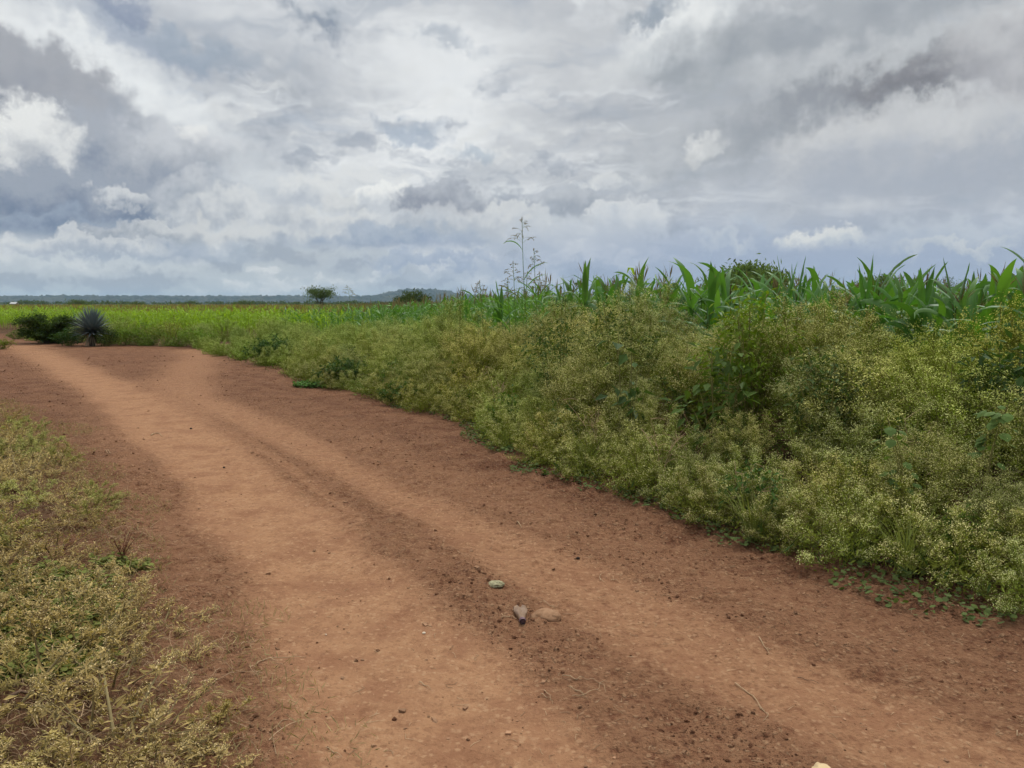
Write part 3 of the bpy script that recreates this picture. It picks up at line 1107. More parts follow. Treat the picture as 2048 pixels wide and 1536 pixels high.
def make_tree(name, seed, H, W, trunk_h, shape='umbrella', nleaf=2600, ls=0.2, thick=0.12):
    """savanna tree: forked trunk, limbs and a crown of loose leaf clumps"""
    r = np.random.default_rng(seed)
    root = empty(name)
    st, lf = MB(), MB()
    nlimb = 9
    th = np.arange(nlimb) * 2.4 + r.uniform(0, 1, nlimb)
    rad = W * 0.5 * np.sqrt((np.arange(nlimb) + 0.5) / nlimb) * 0.9
    if shape == 'umbrella':
        hh = H * r.uniform(0.72, 0.98, nlimb) - 0.10 * H * (rad / (W * 0.5)) ** 2
    else:
        hh = H * (0.95 - 0.62 * (rad / (W * 0.5)) ** 2) * r.uniform(0.85, 1.05, nlimb)
    tip = np.stack([rad * np.cos(th), rad * np.sin(th), hh], 1)
    fork = np.tile([0, 0, trunk_h], (nlimb, 1)) + r.normal(0, 0.05 * W, (nlimb, 3)) * [1, 1, 0.4]
    base = np.tile([0, 0, -0.2], (nlimb, 1)) + r.normal(0, thick * 0.5, (nlimb, 3)) * [1, 1, 0]
    add_tubes(st, np.stack([base, base * 0.3 + fork * 0.7, fork], 1)[:3], np.array([[thick, thick * 0.8, thick * 0.65]]), 6)
    limb = bez(fork, fork * 0.55 + tip * 0.45 + [0, 0, 0.08 * H], tip, 5)
    add_tubes(st, limb, np.linspace(thick * 0.5, thick * 0.1, 5)[None], 5)
    # clumps round the ends of the limbs
    nc = 46
    k = r.integers(0, nlimb, nc)
    t = r.uniform(0.45, 1.0, nc)[:, None]
    cen = fork[k] * (1 - t) + tip[k] * t + r.normal(0, 1, (nc, 3)) * [0.10 * W, 0.10 * W, 0.05 * H]
    if shape == 'dome':
        an, q = r.uniform(0, 2 * np.pi, nc), np.sqrt(r.uniform(0, 1, nc))
        cen = np.stack([q * W * 0.46 * np.cos(an), q * W * 0.46 * np.sin(an), H * (0.90 - 0.55 * q ** 2.2) * r.uniform(0.62, 1.0, nc)], 1)
    add_tubes(st, bez(limb[k, 3], (limb[k, 3] + cen) * 0.5, cen, 3), np.array([[thick * 0.16, thick * 0.1, thick * 0.05]]), 3)
    c = r.integers(0, nc, nleaf)
    sz = r.uniform(0.5, 1.2, nc) * W * 0.085
    p = cen[c] + r.normal(0, 1, (nleaf, 3)) * sz[c][:, None] * [1.15, 1.15, 0.55]
    p[:, 2] = np.maximum(p[:, 2], 0.05 * H)
    add_kites(lf, p, norm(rdir(r, nleaf) + [0, 0, 0.5]), rdir(r, nleaf, 0.0), ls * r.uniform(0.5, 1.4, nleaf), ls * r.uniform(0.2, 0.5, nleaf), 0)
    # fine shoots standing out of the top
    ns = nleaf // 12
    c = r.integers(0, nc, ns)
    p = cen[c] + r.normal(0, 1, (ns, 3)) * sz[c][:, None] * [1.2, 1.2, 0.4]
    add_kites(lf, p, norm(r.normal(0, 0.45, (ns, 3)) + [0, 0, 1.0]), rdir(r, ns), W * 0.06 * r.uniform(0.5, 1.2, ns), np.full(ns, ls * 0.14), 0, 0.5)
    st.build("trunk", M['bark'], root)
    lf.build("crown", M['tree_leaf'], root)
    return root


def sample_disc(n, x, y, dmin):
    """keeps a candidate only when no earlier kept point lies nearer than its own dmin"""
    ox, oy = np.zeros(n), np.zeros(n)
    k = 0
    for a, b, d in zip(x, y, dmin):
        if k == 0 or np.min((ox[:k] - a) ** 2 + (oy[:k] - b) ** 2) > d * d:
            ox[k], oy[k] = a, b
            k += 1
            if k == n:
                break
    return list(zip(ox[:k].tolist(), oy[:k].tolist()))


def in_view(x, y, margin=0.06):
    return y > 0.3 and abs(x / y) < 1024.0 / F_PX + margin

# ------------------------------------------------------------------ far trees and shed
def place_tree(px, top, wpx, depth, shape, name, label, seed, nleaf, lean=0.0, cat='tree', tint=1.2):
    x = (px - 1024.0) / F_PX * depth
    Hh = CAM_H + (608 - top) / F_PX * depth
    W = wpx / F_PX * depth
    t = make_tree(name, seed, Hh, W, Hh * (0.34 if shape == 'umbrella' else 0.2), shape, nleaf, W * 0.055, W * 0.022)
    t.location = (x, depth, tz(x, depth))
    t.rotation_euler = (0, lean, 0)
    paint(t, (tint, tint, tint))
    return tag(t, label, cat, "lone trees and bushes on the plain")


place_tree(642, 571, 66, 130, 'umbrella', "acacia_tree", "lone thorn tree with bare forked trunk and flat lopsided crown, beyond the yellow-green crop", 3, 2600, 0.06)
place_tree(828, 577, 80, 100, 'dome', "acacia_tree", "dense rounded dark tree standing in front of the blue knoll", 4, 4200, tint=0.85)
place_tree(160, 596, 44, 180, 'dome', "bush_tree", "small dark spreading bush beyond the crop, behind the thorn bush and agave", 5, 1500)
place_tree(277, 601, 42, 230, 'dome', "bush_tree", "low flat dark bush far beyond the crop, next one right of the spreading bush", 6, 1200)
place_tree(383, 600, 28, 260, 'umbrella', "bush_tree", "tiny dark tree with flat top on the plain, midway between lone thorn tree and agave", 7, 900)
place_tree(490, 600, 46, 260, 'dome', "bush_tree", "wide ragged dark thicket on the plain to the left of the lone thorn tree", 8, 1300)
place_tree(692, 604, 32, 170, 'dome', "bush_tree", "low green bush just right of the lone thorn tree", 9, 900)
place_tree(744, 606, 14, 220, 'dome', "bush_tree", "tiny round dark bush between the lone thorn tree and the rounded dark tree", 10, 500)
place_tree(1495, 530, 190, 48, 'dome', "acacia_tree", "broad flat domed thorn tree rising over the maize, largest crown on the skyline", 11, 14000, tint=1.6)
place_tree(1745, 546, 130, 60, 'dome', "acacia_tree", "ragged olive thorn tree half hidden by big maize leaves", 12, 5000, tint=1.5)
place_tree(1886, 549, 56, 75, 'dome', "acacia_tree", "small dark tree top just showing over the maize", 13, 2600)
place_tree(1335, 563, 70, 62, 'dome', "acacia_tree", "low green tree crown barely clearing the maize tassels", 14, 2600)


def build_treeline():
    r = np.random.default_rng(77)
    mb = MB()
    n = 1500
    dep = 650 * (3200 / 650.0) ** r.uniform(0, 1, n)
    u = r.uniform(-0.75, 0.75, n)
    keep = fbm(u * 9 + 3, np.log(dep) * 6, 3, 8) > 0.43
    dep, u = dep[keep], u[keep]
    n = len(dep)
    W, Hh = r.uniform(5, 14, n), r.uniform(2.0, 4.6, n)
    k = np.repeat(np.arange(n), 46)
    N = len(k)
    d = rdir(r, N, -0.2)
    q = r.uniform(0.3, 1, N)[:, None]
    p = np.stack([u[k] * dep[k], dep[k], Hh[k] * 0.5], 1) + d * q * np.stack([W[k] * 0.5, W[k] * 0.5, Hh[k] * 0.5], 1)
    add_kites(mb, p, norm(rdir(r, N) + [0, 0, 0.3]), rdir(r, N, 0), W[k] * r.uniform(0.10, 0.26, N), W[k] * r.uniform(0.08, 0.16, N), 0)
    tag(mb.build("far_trees", M['tree_leaf']), "dark specks of scattered trees on the far plain below the ridge", "trees", None, 'stuff')


build_treeline()


def build_shed():
    D = 400.0
    x = (34 - 1024.0) / F_PX * D
    root = empty("shed", (x, D, 0))
    w, dp, h = 1.4, 1.2, 1.75
    mb = MB()
    v = [(-w, -dp, 0), (w, -dp, 0), (w, dp, 0), (-w, dp, 0), (-w, -dp, h), (w, -dp, h), (w, dp, h), (-w, dp, h), (-w, 0, h + 0.8), (w, 0, h + 0.8)]
    mb.add(v, [(0, 1, 5, 4), (1, 2, 6, 5), (2, 3, 7, 6), (3, 0, 4, 7)])
    mb.add(v, [(4, 7, 8), (5, 9, 6)])
    mb.build("wall", matt("shed_wall", (0.30, 0.27, 0.22)), root)
    rb = MB()
    e = 0.25
    for s in (-1, 1):
        a = np.array([(-w - e, s * (dp + e), h - 0.12), (w + e, s * (dp + e), h - 0.12), (w + e, 0, h + 0.83), (-w - e, 0, h + 0.83)])
        rb.add(np.concatenate([a, a + [0, 0, 0.06]]), [(0, 1, 2, 3), (7, 6, 5, 4), (0, 4, 5, 1), (1, 5, 6, 2), (2, 6, 7, 3), (3, 7, 4, 0)])
    rb.build("roof", matt("shed_roof", (0.58, 0.58, 0.57), (0.46, 0.46, 0.46), 3.0), root)
    tag(root, "tiny pale shed with white gable roof far off on the plain", "shed")


build_shed()


# ------------------------------------------------------------------ crops
def bank_width(y):
    return 3.3 + 2.2 * float(sstep(9, 22, y))


def build_crops():
    r = np.random.default_rng(5)
    yl, mz = MB(), MB()
    pts = []
    for (d0, d1, dens) in ((9, 16, 7.0), (16, 30, 7.0), (30, 48, 9.0), (48, 90, 3.4), (90, 200, 0.85)):
        ulo, uhi = -0.78, 0.78
        area = (uhi - ulo) * (d1 * d1 - d0 * d0) / 2
        n = int(area * dens)
        y = np.sqrt(r.uniform(d0 * d0, d1 * d1, n))
        u = r.uniform(ulo, uhi, n)
        pts.append(np.stack([u * y, y], 1))
    p = np.concatenate(pts)
    x, y = p[:, 0], p[:, 1]
    db = bank_d(x, y)
    bw = 3.3 + 1.4 * sstep(9, 22, y)
    u = x / y
    ok = (db > bw) & ~((x < -27.5) & (y < 45 + 1.5 * fbm(x * 0.3, y * 0.3, 2, 3)))
    # the nearest maize on the right stands as plants of their own
    ok &= ~((u > -0.10) & (y < 12.5))
    # behind the tall front rows only the nearer part of the maize can show
    ok &= ~((u > 0.02) & (y > 70))
    x, y, u = x[ok], y[ok], u[ok]
    z = terrain(x, y, False)
    right = sstep(-0.27, 0.06, u)
    Hh = (1.34 + 0.42 * right) * r.uniform(0.88, 1.10, len(x)) * (0.94 + 0.12 * fbm(x * 0.25, y * 0.25, 2, 31))
    yy = r.random(len(x)) > sstep(-0.34, -0.12, u) + 0.5 * (fbm(x * 0.12, y * 0.12, 2, 77) - 0.5)
    xy = np.stack([x, y], 1)
    crop_mesh(yl, r, xy[yy], z[yy], Hh[yy], 0, 1, 0.5)
    crop_mesh(mz, r, xy[~yy], z[~yy], Hh[~yy] * 1.02, 0, 1, 0.30)
    tag(yl.build("cereal_field", [M['crop_leaf'], M['crop_head']]), "yellow-green cereal crop with brown heads, behind the thorn bush and agave", "crop", None, 'stuff')
    tag(mz.build("maize_field", [M['crop_maize'], M['tassel']]), "green mass of maize stretching away behind the front rows", "crop", None, 'stuff')


M['crop_maize'] = leaf_mat("crop_maize_leaf", (0.100, 0.225, 0.032), 0.32, 0.40, 0.5, 0.42)
build_crops()


def top_of(root):
    return max(max(c[2] for c in ch.bound_box) for ch in root.children)


def build_maize():
    r = np.random.default_rng(99)
    kinds = []
    for i in range(12):
        m = make_maize(400 + i, 1.72, tassel=(i % 3 == 0 or i == 4), young=(i in (2, 5, 8, 11)), nl=int(r.integers(9, 12)))
        kinds.append([m, top_of(m), True])

    def put(i, x, y, sc, label, group):
        m, tp, first = kinds[i]
        o = m if first else copy_tree(m)
        kinds[i][2] = False
        o.location = (x, y, tz(x, y))
        o.scale = (sc, sc, sc)
        o.rotation_euler = (r.normal(0, 0.05), r.normal(0, 0.05), r.uniform(0, 6.28))
        q = r.uniform(0.85, 1.15)
        paint(o, (q * r.uniform(0.9, 1.12), q, q * r.uniform(0.8, 1.1)))
        return tag(o, label, "maize plant", group)

    heroes = [
        (1165, 515, 9.6, 2, "tallest upright maize shoot beside the wild grass, spear leaves clear of the skyline"),
        (1128, 548, 9.3, 5, "upright bright green maize shoot just right of the wild grass"),
        (1225, 548, 10.5, 0, "maize with thin tassel standing above the dark leafy bush"),
        (1270, 556, 10.2, 8, "single broad upright maize leaf above the dark leafy bush"),
        (1412, 524, 9.0, 11, "maize plant with tall folded leaf at the left end of the broad domed tree"),
        (1550, 512, 8.6, 2, "spear-leaved maize shoot crossing the right end of the broad domed tree"),
        (1570, 512, 9.4, 5, "second spear-leaved maize shoot beside the right end of the domed tree"),
        (1745, 508, 7.6, 8, "maize with one very tall narrow dark spear leaf, in front of the ragged tree"),
        (1795, 530, 6.9, 1, "big maize plant with arching pale leaves in front of the ragged tree"),
        (1835, 532, 6.6, 11, "big maize plant with broad upright light green leaf near the ragged tree"),
        (1905, 560, 6.9, 3, "maize plant with wide bent leaves in front of the small dark tree top"),
        (2005, 522, 6.3, 4, "large dark maize plant with tassel at the picture's right edge"),
        (2040, 530, 6.9, 6, "maize plant with spread tassel cut by the picture's right edge"),
        (1640, 560, 7.8, 7, "maize plant with curled pale leaves between the domed tree and the ragged tree"),
        (1690, 556, 8.2, 9, "maize plant with thin branching tassel between the domed tree and the ragged tree"),
    ]
    # more big plants along the front, each known by what it stands next to
    heroes += [
        (1945, 575, 6.5, 7, "maize plant with drooping wide leaves, next in from the dark tasselled one"),
        (1870, 585, 6.4, 10, "short maize plant bowed over the yellowish weeds, under the small dark tree top"),
        (1768, 580, 6.8, 3, "low maize plant with wide drooping leaves below the ragged tree"),
        (1718, 590, 6.9, 9, "short broad-leaved maize at the weeds' edge left of the ragged tree"),
        (1660, 590, 7.0, 1, "maize with pale sagging leaves behind the mid green soft shrub"),
        (1610, 582, 7.2, 4, "maize with tangled broad leaves behind the yellow-green shrub's right side"),
        (1520, 575, 7.6, 6, "maize with broad leaves right behind the yellow-green shrub"),
        (1460, 578, 7.8, 10, "maize with broad leaves standing below the middle of the domed tree"),
        (1375, 570, 8.4, 7, "maize with drooping leaves just left of the domed tree"),
        (1330, 575, 8.8, 3, "maize with sagging pale leaves below the low green tree crown"),
        (1100, 570, 10.0, 2, "narrow upright maize shoot touching the right side of the wild grass clump"),
        (1085, 600, 9.6, 4, "low maize with a bent-over leaf at the right foot of the wild grass"),
        (1008, 560, 11.5, 8, "thin dark upright maize blade at the left foot of the wild grass"),
        (940, 585, 14.0, 11, "bright green maize tuft nearest the lone thin grass stalk"),
    ]
    spots = []
    for px, top, dep, i, lab in heroes:
        x = (px - 1024.0) / F_PX * dep
        while float(bank_d(x, dep)) < 3.1:
            dep += 0.15
            x = (px - 1024.0) / F_PX * dep
        Hh = CAM_H + (608 - top) / F_PX * dep - tz(x, dep)
        put(i, x, dep, Hh / kinds[i][1], lab, "front maize plants")
        spots.append((x, dep))

    y = np.sqrt(r.uniform(36, 14.2 ** 2, 16000))
    x = r.uniform(-0.13, 0.74, 16000) * y
    ok = bank_d(x, y) > 3.35 + r.uniform(-0.3, 0.3, 16000)
    for a, b in spots:
        ok &= np.hypot(x - a, y - b) > 0.28
    x, y = x[ok], y[ok]
    ps = sample_disc(266, x, y, 0.33 + 0.016 * (y - 6))
    for x, y in ps:
        i = int(r.choice([0, 1, 3, 4, 6, 7, 9, 10, 1, 3, 7, 10, 2, 8]))
        sc = r.uniform(0.82, 1.02) * (0.97 if y < 9 else 0.98 if y < 11 else 1.02)
        row = y < 9.0
        put(i, x, y, sc, "leafy green maize plant crowded in the front of the field above the weedy bank" if row else
            "green maize plant partly hidden by the front rows of the field", "front rows of maize" if row else "second rows of maize")


build_maize()


# ------------------------------------------------------------------ the weedy bank
def tint_at(x, y, r):
    u = x / max(y, 0.5)
    n = float(fbm(np.array([x * 0.55]), np.array([y * 0.55]), 2, 61)[0])
    c = np.array([1.0, 1.0, 1.0])
    yel = 0.8 * float(sstep(0.42, 0.62, u) * sstep(4.8, 6.2, y))
    c = c * (1 - yel) + np.array([1.12, 1.20, 0.62]) * yel
    brn = float(sstep(0.2, 0.0, abs(u + 0.06)) * sstep(22, 14, y))
    c = c * (1 - 0.6 * brn) + np.array([1.08, 0.98, 0.82]) * 0.6 * brn
    grn = 0.7 * float(sstep(0.62, 0.74, n)) * float(sstep(5, 8, y)) + float(sstep(14, 22, y))
    grn = min(1.0, grn)
    c = c * (1 - grn) + np.array([0.85, 1.05, 0.80]) * grn
    return c * r.uniform(0.82, 1.15) * np.array([r.uniform(0.93, 1.07), 1.0, r.uniform(0.9, 1.1)])


def build_bank():
    r = np.random.default_rng(11)
    tall = [make_weed("weed_bush", weed_meshes(100 + i, 1.0, 0.52 + 0.05 * (i % 3), 22, 10, 6, 9, 6200, 0.0085, (66, 62, 70, 64, 84, 68, 60)[i])) for i in range(7)]
    low = [make_weed("low_weed", weed_meshes(200 + i, 0.52, 0.42, 18, 9, 6, 7, 3800, 0.0075, 89)) for i in range(5)]
    used = set()

    def put(src, x, y, sc, label, group, d):
        o = src if src.name not in used else copy_tree(src)
        used.add(src.name)
        o.location = (x, y, tz(x, y) - 0.02)
        q_ = 1.20 if d > 0.75 else 1.02
        o.scale = (sc * r.uniform(0.9, 1.15) * q_, sc * r.uniform(0.9, 1.15) * q_, sc * r.uniform(0.88, 1.1))
        o.rotation_euler = (r.normal(0, 0.08), r.normal(0, 0.08), r.uniform(0, 6.28))
        paint(o, tint_at(x, y, r))
        tag(o, label, "weed", group)

    y = np.where(r.random(30000) < 0.75, r.uniform(2.6, 15, 30000), r.uniform(15, 36, 30000))
    x = r.uniform(-0.75, 0.76, 30000) * y
    db = bank_d(x, y)
    ok = (db > 0.08) & (db < 3.5 + 2.2 * sstep(9, 22, y))
    gap = fbm(x * 1.25, y * 1.25, 2, 141)
    ok &= ~((gap < 0.33) & (db > 0.55) & (y < 14))
    x, y, db = x[ok], y[ok], db[ok]
    ps = sample_disc(400, x, y, (0.29 + 0.105 * np.minimum(db, 2.2)) * (1 + 0.045 * np.maximum(0, y - 6)) * r.uniform(0.9, 1.45, len(x)))
    print("bank weeds", len(ps))
    for x, y in ps:
        d = float(bank_d(x, y))
        u = x / y
        if d < 0.75:
            src = low[int(r.integers(0, 5))]
            sc = r.uniform(0.70, 1.05) * (0.80 + 0.5 * d)
        else:
            src = tall[int(r.integers(0, 7))]
            sc = (0.67 + 0.23 * float(sstep(0.7, 2.3, d))) * (1 + 0.12 * float(sstep(0.34, 0.22, u) * sstep(18, 12, y))) * r.uniform(0.78, 1.14) * (1 - 0.16 * float(sstep(12, 24, y))) * (0.74 + 0.52 * float(fbm(np.array([x * 0.9]), np.array([y * 0.9]), 2, 123)[0]))
            if r.random() < 0.15:
                sc *= 0.68
        if y > 15:
            lab, gp = "small distant flowering weed along the far end of the bank, towards the agave", "weeds at the far end of the bank"
        elif u > 0.47 and d > 1.3 and y > 4.8:
            lab, gp = "yellowish flowering weed bush on the bank under the big maize leaves", "yellowish weeds below the big maize"
        elif d < 0.75:
            if y < 7:
                lab, gp = "knee-high pale flowering weed at the foot of the near bank, over the creeper", "low weeds at the foot of the near bank"
            else:
                lab, gp = "low pale flowering weed at the bank foot past the ferny plant", "low weeds at the foot of the farther bank"
        elif u < 0.06:
            lab, gp = "brownish flowering weed bush on the bank below the wild grass", "brownish weeds below the wild grass"
        else:
            lab, gp = "waist-high olive weed bush full of tiny cream flowers, mid-bank around the leafy shrub", "flowering weeds on the middle of the bank"
        put(src, x, y, sc, lab, gp, d)


build_bank()


def put_leafy(px, py, name, label, cat, col=(1, 1, 1), back=0.0, **kw):
    x, y, z = on_ground(px, py)
    if back:
        x, y = x * (1 + back / y), y + back
    o = make_leafy(name, **kw)
    o.location = (x, y, tz(x, y) - 0.02)
    paint(o, col)
    return tag(o, label, cat)


def at_depth(px, dep):
    return ((px - 1024.0) / F_PX * dep, dep)


def leafy_at(px, dep, top, name, label, cat, col=(1, 1, 1), **kw):
    x, y = at_depth(px, dep)
    z = tz(x, y) - 0.02
    Hh = CAM_H + (608 - top) / F_PX * dep - z
    o = make_leafy(name, H=Hh, **kw)
    o.location = (x, y, z)
    paint(o, col)
    return tag(o, label, cat)


leafy_at(1500, 7.3, 588, "leafy_shrub", "yellow-green leafy shrub rising from the weeds in front of the domed tree", "shrub", (2.5, 2.2, 0.8), seed=31, R=0.46, nb=18, nl=1500, ll=0.085, lw=0.032, droop=0.45, dome=0.35)
leafy_at(1445, 6.7, 655, "leafy_shrub", "dark green shrub with large pointed leaves, below the yellow-green shrub", "shrub", (1.4, 1.35, 1.1), seed=32, R=0.26, nb=10, nl=260, ll=0.12, lw=0.058, droop=0.5, dome=0.5)
leafy_at(1240, 9.0, 592, "leafy_bush", "dark green small-leaved bush under the maize, right of the wild grass", "bush", (1.15, 1.05, 0.8), seed=33, R=0.55, nb=18, nl=1900, ll=0.055, lw=0.026)
leafy_at(1120, 9.8, 597, "leafy_bush", "dark green small-leaved bush at the foot of the wild grass", "bush", (1.0, 1.05, 0.8), seed=34, R=0.52, nb=16, nl=1600, ll=0.055, lw=0.026)
leafy_at(1660, 6.2, 640, "leafy_shrub", "mid green soft-leaved shrub in the weeds, right of the yellow-green shrub", "shrub", (1.15, 1.1, 1.1), seed=35, R=0.36, nb=14, nl=1100, ll=0.06, lw=0.026)
leafy_at(1255, 7.5, 655, "broadleaf_plant", "few broad dark leaves poking through the weeds, left of the dark pointed-leaf shrub", "plant", (0.85, 0.9, 0.95), seed=36, R=0.20, nb=6, nl=30, ll=0.16, lw=0.10, droop=0.4)
leafy_at(2035, 5.6, 640, "leafy_shrub", "dark leafy shrub under the maize at the picture's right edge", "shrub", (0.8, 0.9, 0.9), seed=43, R=0.34, nb=12, nl=500, ll=0.10, lw=0.045)
put_leafy(1010, 872, "fern_weed", "dark green ferny plant at the bank foot where the track edge bends", "plant", (0.85, 1.0, 0.85), seed=37, H=0.40, R=0.24, nb=11, nl=700, ll=0.060, lw=0.011, droop=0.3, dome=0.7)
put_leafy(690, 775, "leafy_bush", "dark green bush at the bank edge behind the bright creeper patch", "bush", (0.85, 0.95, 0.8), 0.35, seed=38, H=0.55, R=0.60, nb=18, nl=1500, ll=0.075, lw=0.036)
put_leafy(805, 812, "leafy_bush", "low dark leafy clump at the bank edge between creeper patch and ferny plant", "bush", (0.9, 1.0, 0.8), 0.25, seed=39, H=0.42, R=0.42, nb=14, nl=900, ll=0.06, lw=0.03)
put_leafy(545, 728, "leafy_bush", "dark green bush at the far bank edge where the track forks", "bush", (0.75, 0.95, 0.75), 0.5, seed=40, H=0.75, R=0.75, nb=18, nl=1700, ll=0.09, lw=0.04)


def build_mixed():
    """other herbs among the flowering weeds, and last season's dead stalks"""
    r = np.random.default_rng(66)
    src = [make_leafy("leafy_weed", 700 + i, 0.62, 0.30, 9, 420, 0.065, 0.026, 'dark_leaf', 0.3, 0.5) for i in range(3)]
    src += [make_leafy("leafy_weed", 710 + i, 0.50, 0.24, 9, 260, 0.10, 0.013, 'dark_leaf', 0.35, 0.4) for i in range(2)]
    y = r.uniform(3.6, 18, 4000)
    x = r.uniform(-0.6, 0.74, 4000) * y
    d = bank_d(x, y)
    ok = (d > 0.25) & (d < 3.3)
    ps = sample_disc(24, x[ok], y[ok], 0.85 + 0.03 * y[ok])
    used = set()
    for x, y in ps:
        s_ = src[int(r.integers(0, 5))]
        o = s_ if s_.name not in used else copy_tree(s_)
        used.add(s_.name)
        d = float(bank_d(x, y))
        sc = r.uniform(0.65, 0.95) + 0.22 * min(d, 2.0)
        o.location = (x, y, tz(x, y) - 0.02)
        o.scale = (sc, sc, sc)
        o.rotation_euler = (r.normal(0, 0.1), r.normal(0, 0.1), r.uniform(0, 6.28))
        paint(o, np.array([r.uniform(1.0, 1.34), r.uniform(1.0, 1.3), r.uniform(0.7, 0.95)]))
        tag(o, "green leafy weed without flowers standing among the cream flowered weeds", "weed", "leafy weeds among the flowering weeds")
    # dead stalks
    proto = None
    y = r.uniform(5.2, 12, 3000)
    x = r.uniform(-0.3, 0.70, 3000) * y
    d = bank_d(x, y)
    ok = (d > 0.1) & (d < 2.2)
    for x, y in sample_disc(12, x[ok], y[ok], 0.8 + 0 * y[ok]):
        if proto is None:
            proto = empty("dead_stalk")
            st = MB()
            for k in range(5):
                a = r.uniform(0, 6.28)
                tip = np.array([[0.22 * math.cos(a), 0.22 * math.sin(a), r.uniform(0.45, 0.8)]])
                P = bez(np.array([[0, 0, -0.05]]), np.array([[0.02, 0.02, 0.4]]), tip, 6)
                add_tubes(st, P, np.linspace(0.0032, 0.0013, 6)[None], 4)
                for q in range(4):
                    p = P[0, int(r.integers(2, 6))]
                    e = p + norm(r.normal(0, 1, 3) + [0, 0, 0.4]) * 0.14
                    add_tubes(st, np.array([[p, (p + e) / 2 + [0, 0, 0.01], e]]), np.array([[0.002, 0.0015, 0.001]]), 3)
            st.build("stem", M['straw'], proto)
            o = proto
        else:
            o = copy_tree(proto)
        sc = r.uniform(0.7, 1.15)
        o.location = (x, y, tz(x, y))
        o.scale = (sc, sc, sc)
        o.rotation_euler = (r.normal(0, 0.3), r.normal(0, 0.3), r.uniform(0, 6.28))
        tag(o, "bare tan dead stalk poking out among the weeds of the bank", "dead stalk", "dead stalks in the bank")


build_mixed()


def build_tufts():
    """tufts of true grass with long bent blades"""
    r = np.random.default_rng(68)
    protos = []
    for i in range(4):
        root = empty("grass_tuft")
        mb = MB()
        n = 70
        a = r.uniform(0, 6.28, n)
        L = r.uniform(0.22, 0.55, n)
        s = np.linspace(0, 1, 6)
        th = r.uniform(0.05, 0.5, n)[:, None] + r.uniform(0.3, 1.7, n)[:, None] * s[None] ** 1.5
        hx = np.cumsum(np.concatenate([np.zeros((n, 1)), np.sin(th)[:, :-1]], 1), 1) * L[:, None] / 5
        hz = np.cumsum(np.concatenate([np.zeros((n, 1)), np.cos(th)[:, :-1]], 1), 1) * L[:, None] / 5
        b = r.normal(0, 0.03, (n, 2))
        P = np.stack([b[:, :1] + hx * np.cos(a)[:, None], b[:, 1:] + hx * np.sin(a)[:, None], hz - 0.01], -1)
        W = 0.0075 * np.array([0.8, 1, 0.9, 0.7, 0.45, 0.05])[None] * r.uniform(0.7, 1.3, n)[:, None]
        sd = np.stack([-np.sin(a), np.cos(a), 0 * a], 1)[:, None] * np.ones((1, 6, 1))
        add_ribbons(mb, P, W, sd, 0.3)
        mb.build("foliage", M['verge_leaf'], root)
        protos.append(root)
    y = r.uniform(2.4, 13, 6000)
    x = r.uniform(-0.75, 0.72, 6000) * y
    db, dl = bank_d(x, y), left_d(x, y)
    ok = ((db > 0.02) & (db < 0.9)) & (y > 4.2)
    used = set()
    for x, y in sample_disc(14, x[ok], y[ok], 0.5 + 0.05 * y[ok]):
        s_ = protos[int(r.integers(0, 4))]
        o = s_ if s_.name not in used else copy_tree(s_)
        used.add(s_.name)
        left = float(left_d(x, y)) > 0
        sc = r.uniform(0.45, 0.85) if left else r.uniform(0.6, 1.05)
        o.location = (x, y, tz(x, y))
        o.scale = (sc, sc, sc)
        o.rotation_euler = (r.normal(0, 0.15), r.normal(0, 0.15), r.uniform(0, 6.28))
        paint(o, np.array([1.0, 0.95, 0.85]) if r.random() < 0.5 else np.array([0.60, 0.80, 0.5]))
        tag(o, "thin bladed grass tuft on the open verge across the track from the maize" if left else "thin bladed grass tuft at the foot of the flowering bank", "grass tuft",
            "grass tufts on the open verge" if left else "grass tufts at the bank foot")


build_tufts()


def vine_plant(px, py, Hh, seed, label, n=9):
    r = np.random.default_rng(seed)
    x, y, z = on_ground(px, py)
    root = empty("broadleaf_plant", (x, y, z), r.uniform(0, 6))
    st, lf = MB(), MB()
    for k in range(3):
        a = r.uniform(0, 6.28)
        tip = np.array([[0.10 * math.cos(a), 0.10 * math.sin(a), Hh * r.uniform(0.8, 1.0)]])
        path = bez(np.array([[0.02 * k, 0.01, -0.05]]), np.array([[0.06 * math.cos(a + 2), 0.06 * math.sin(a + 2), Hh * 0.5]]), tip, 7)
        add_tubes(st, path, np.linspace(0.007, 0.003, 7)[None], 5)
        for q in range(n):
            t = r.uniform(0.45, 1.0) * 6
            i = min(int(t), 5)
            p = path[0, i] * (1 - t + i) + path[0, i + 1] * (t - i)
            b = r.uniform(0, 6.28)
            d = np.array([math.cos(b), math.sin(b), r.uniform(-0.4, 0.3)])
            e = p + d * 0.07
            add_tubes(st, np.array([[p, (p + e) / 2 + [0, 0, 0.01], e]]), np.array([[0.002, 0.0018, 0.0015]]), 3)
            L = r.uniform(0.05, 0.085)
            s, _ = frames(d[None])
            s = s[0]
            dn = norm(np.array([d[0], d[1], d[2] - 0.7]))
            pts = [e, e + dn * L * .25 + s * L * .42, e + dn * L * .6 + s * L * .40, e + dn * L, e + dn * L * .6 - s * L * .40, e + dn * L * .25 - s * L * .42, e + dn * L * .5 + np.array([0, 0, .008])]
            lf.add(pts, [(6, 0, 1), (6, 1, 2), (6, 2, 3), (6, 3, 4), (6, 4, 5), (6, 5, 0)])
    st.build("stem", M['weed_stem'], root)
    lf.build("foliage", M['creeper'], root)
    paint(root, (1.15, 1.35, 1.3))
    tag(root, label, "plant")


vine_plant(1795, 1070, 0.80, 5, "spindly plant with pale stem and round leaves standing in the near bank weeds")
vine_plant(1965, 1040, 0.85, 6, "spindly round-leaved plant among the yellowish weeds by the picture's right edge")


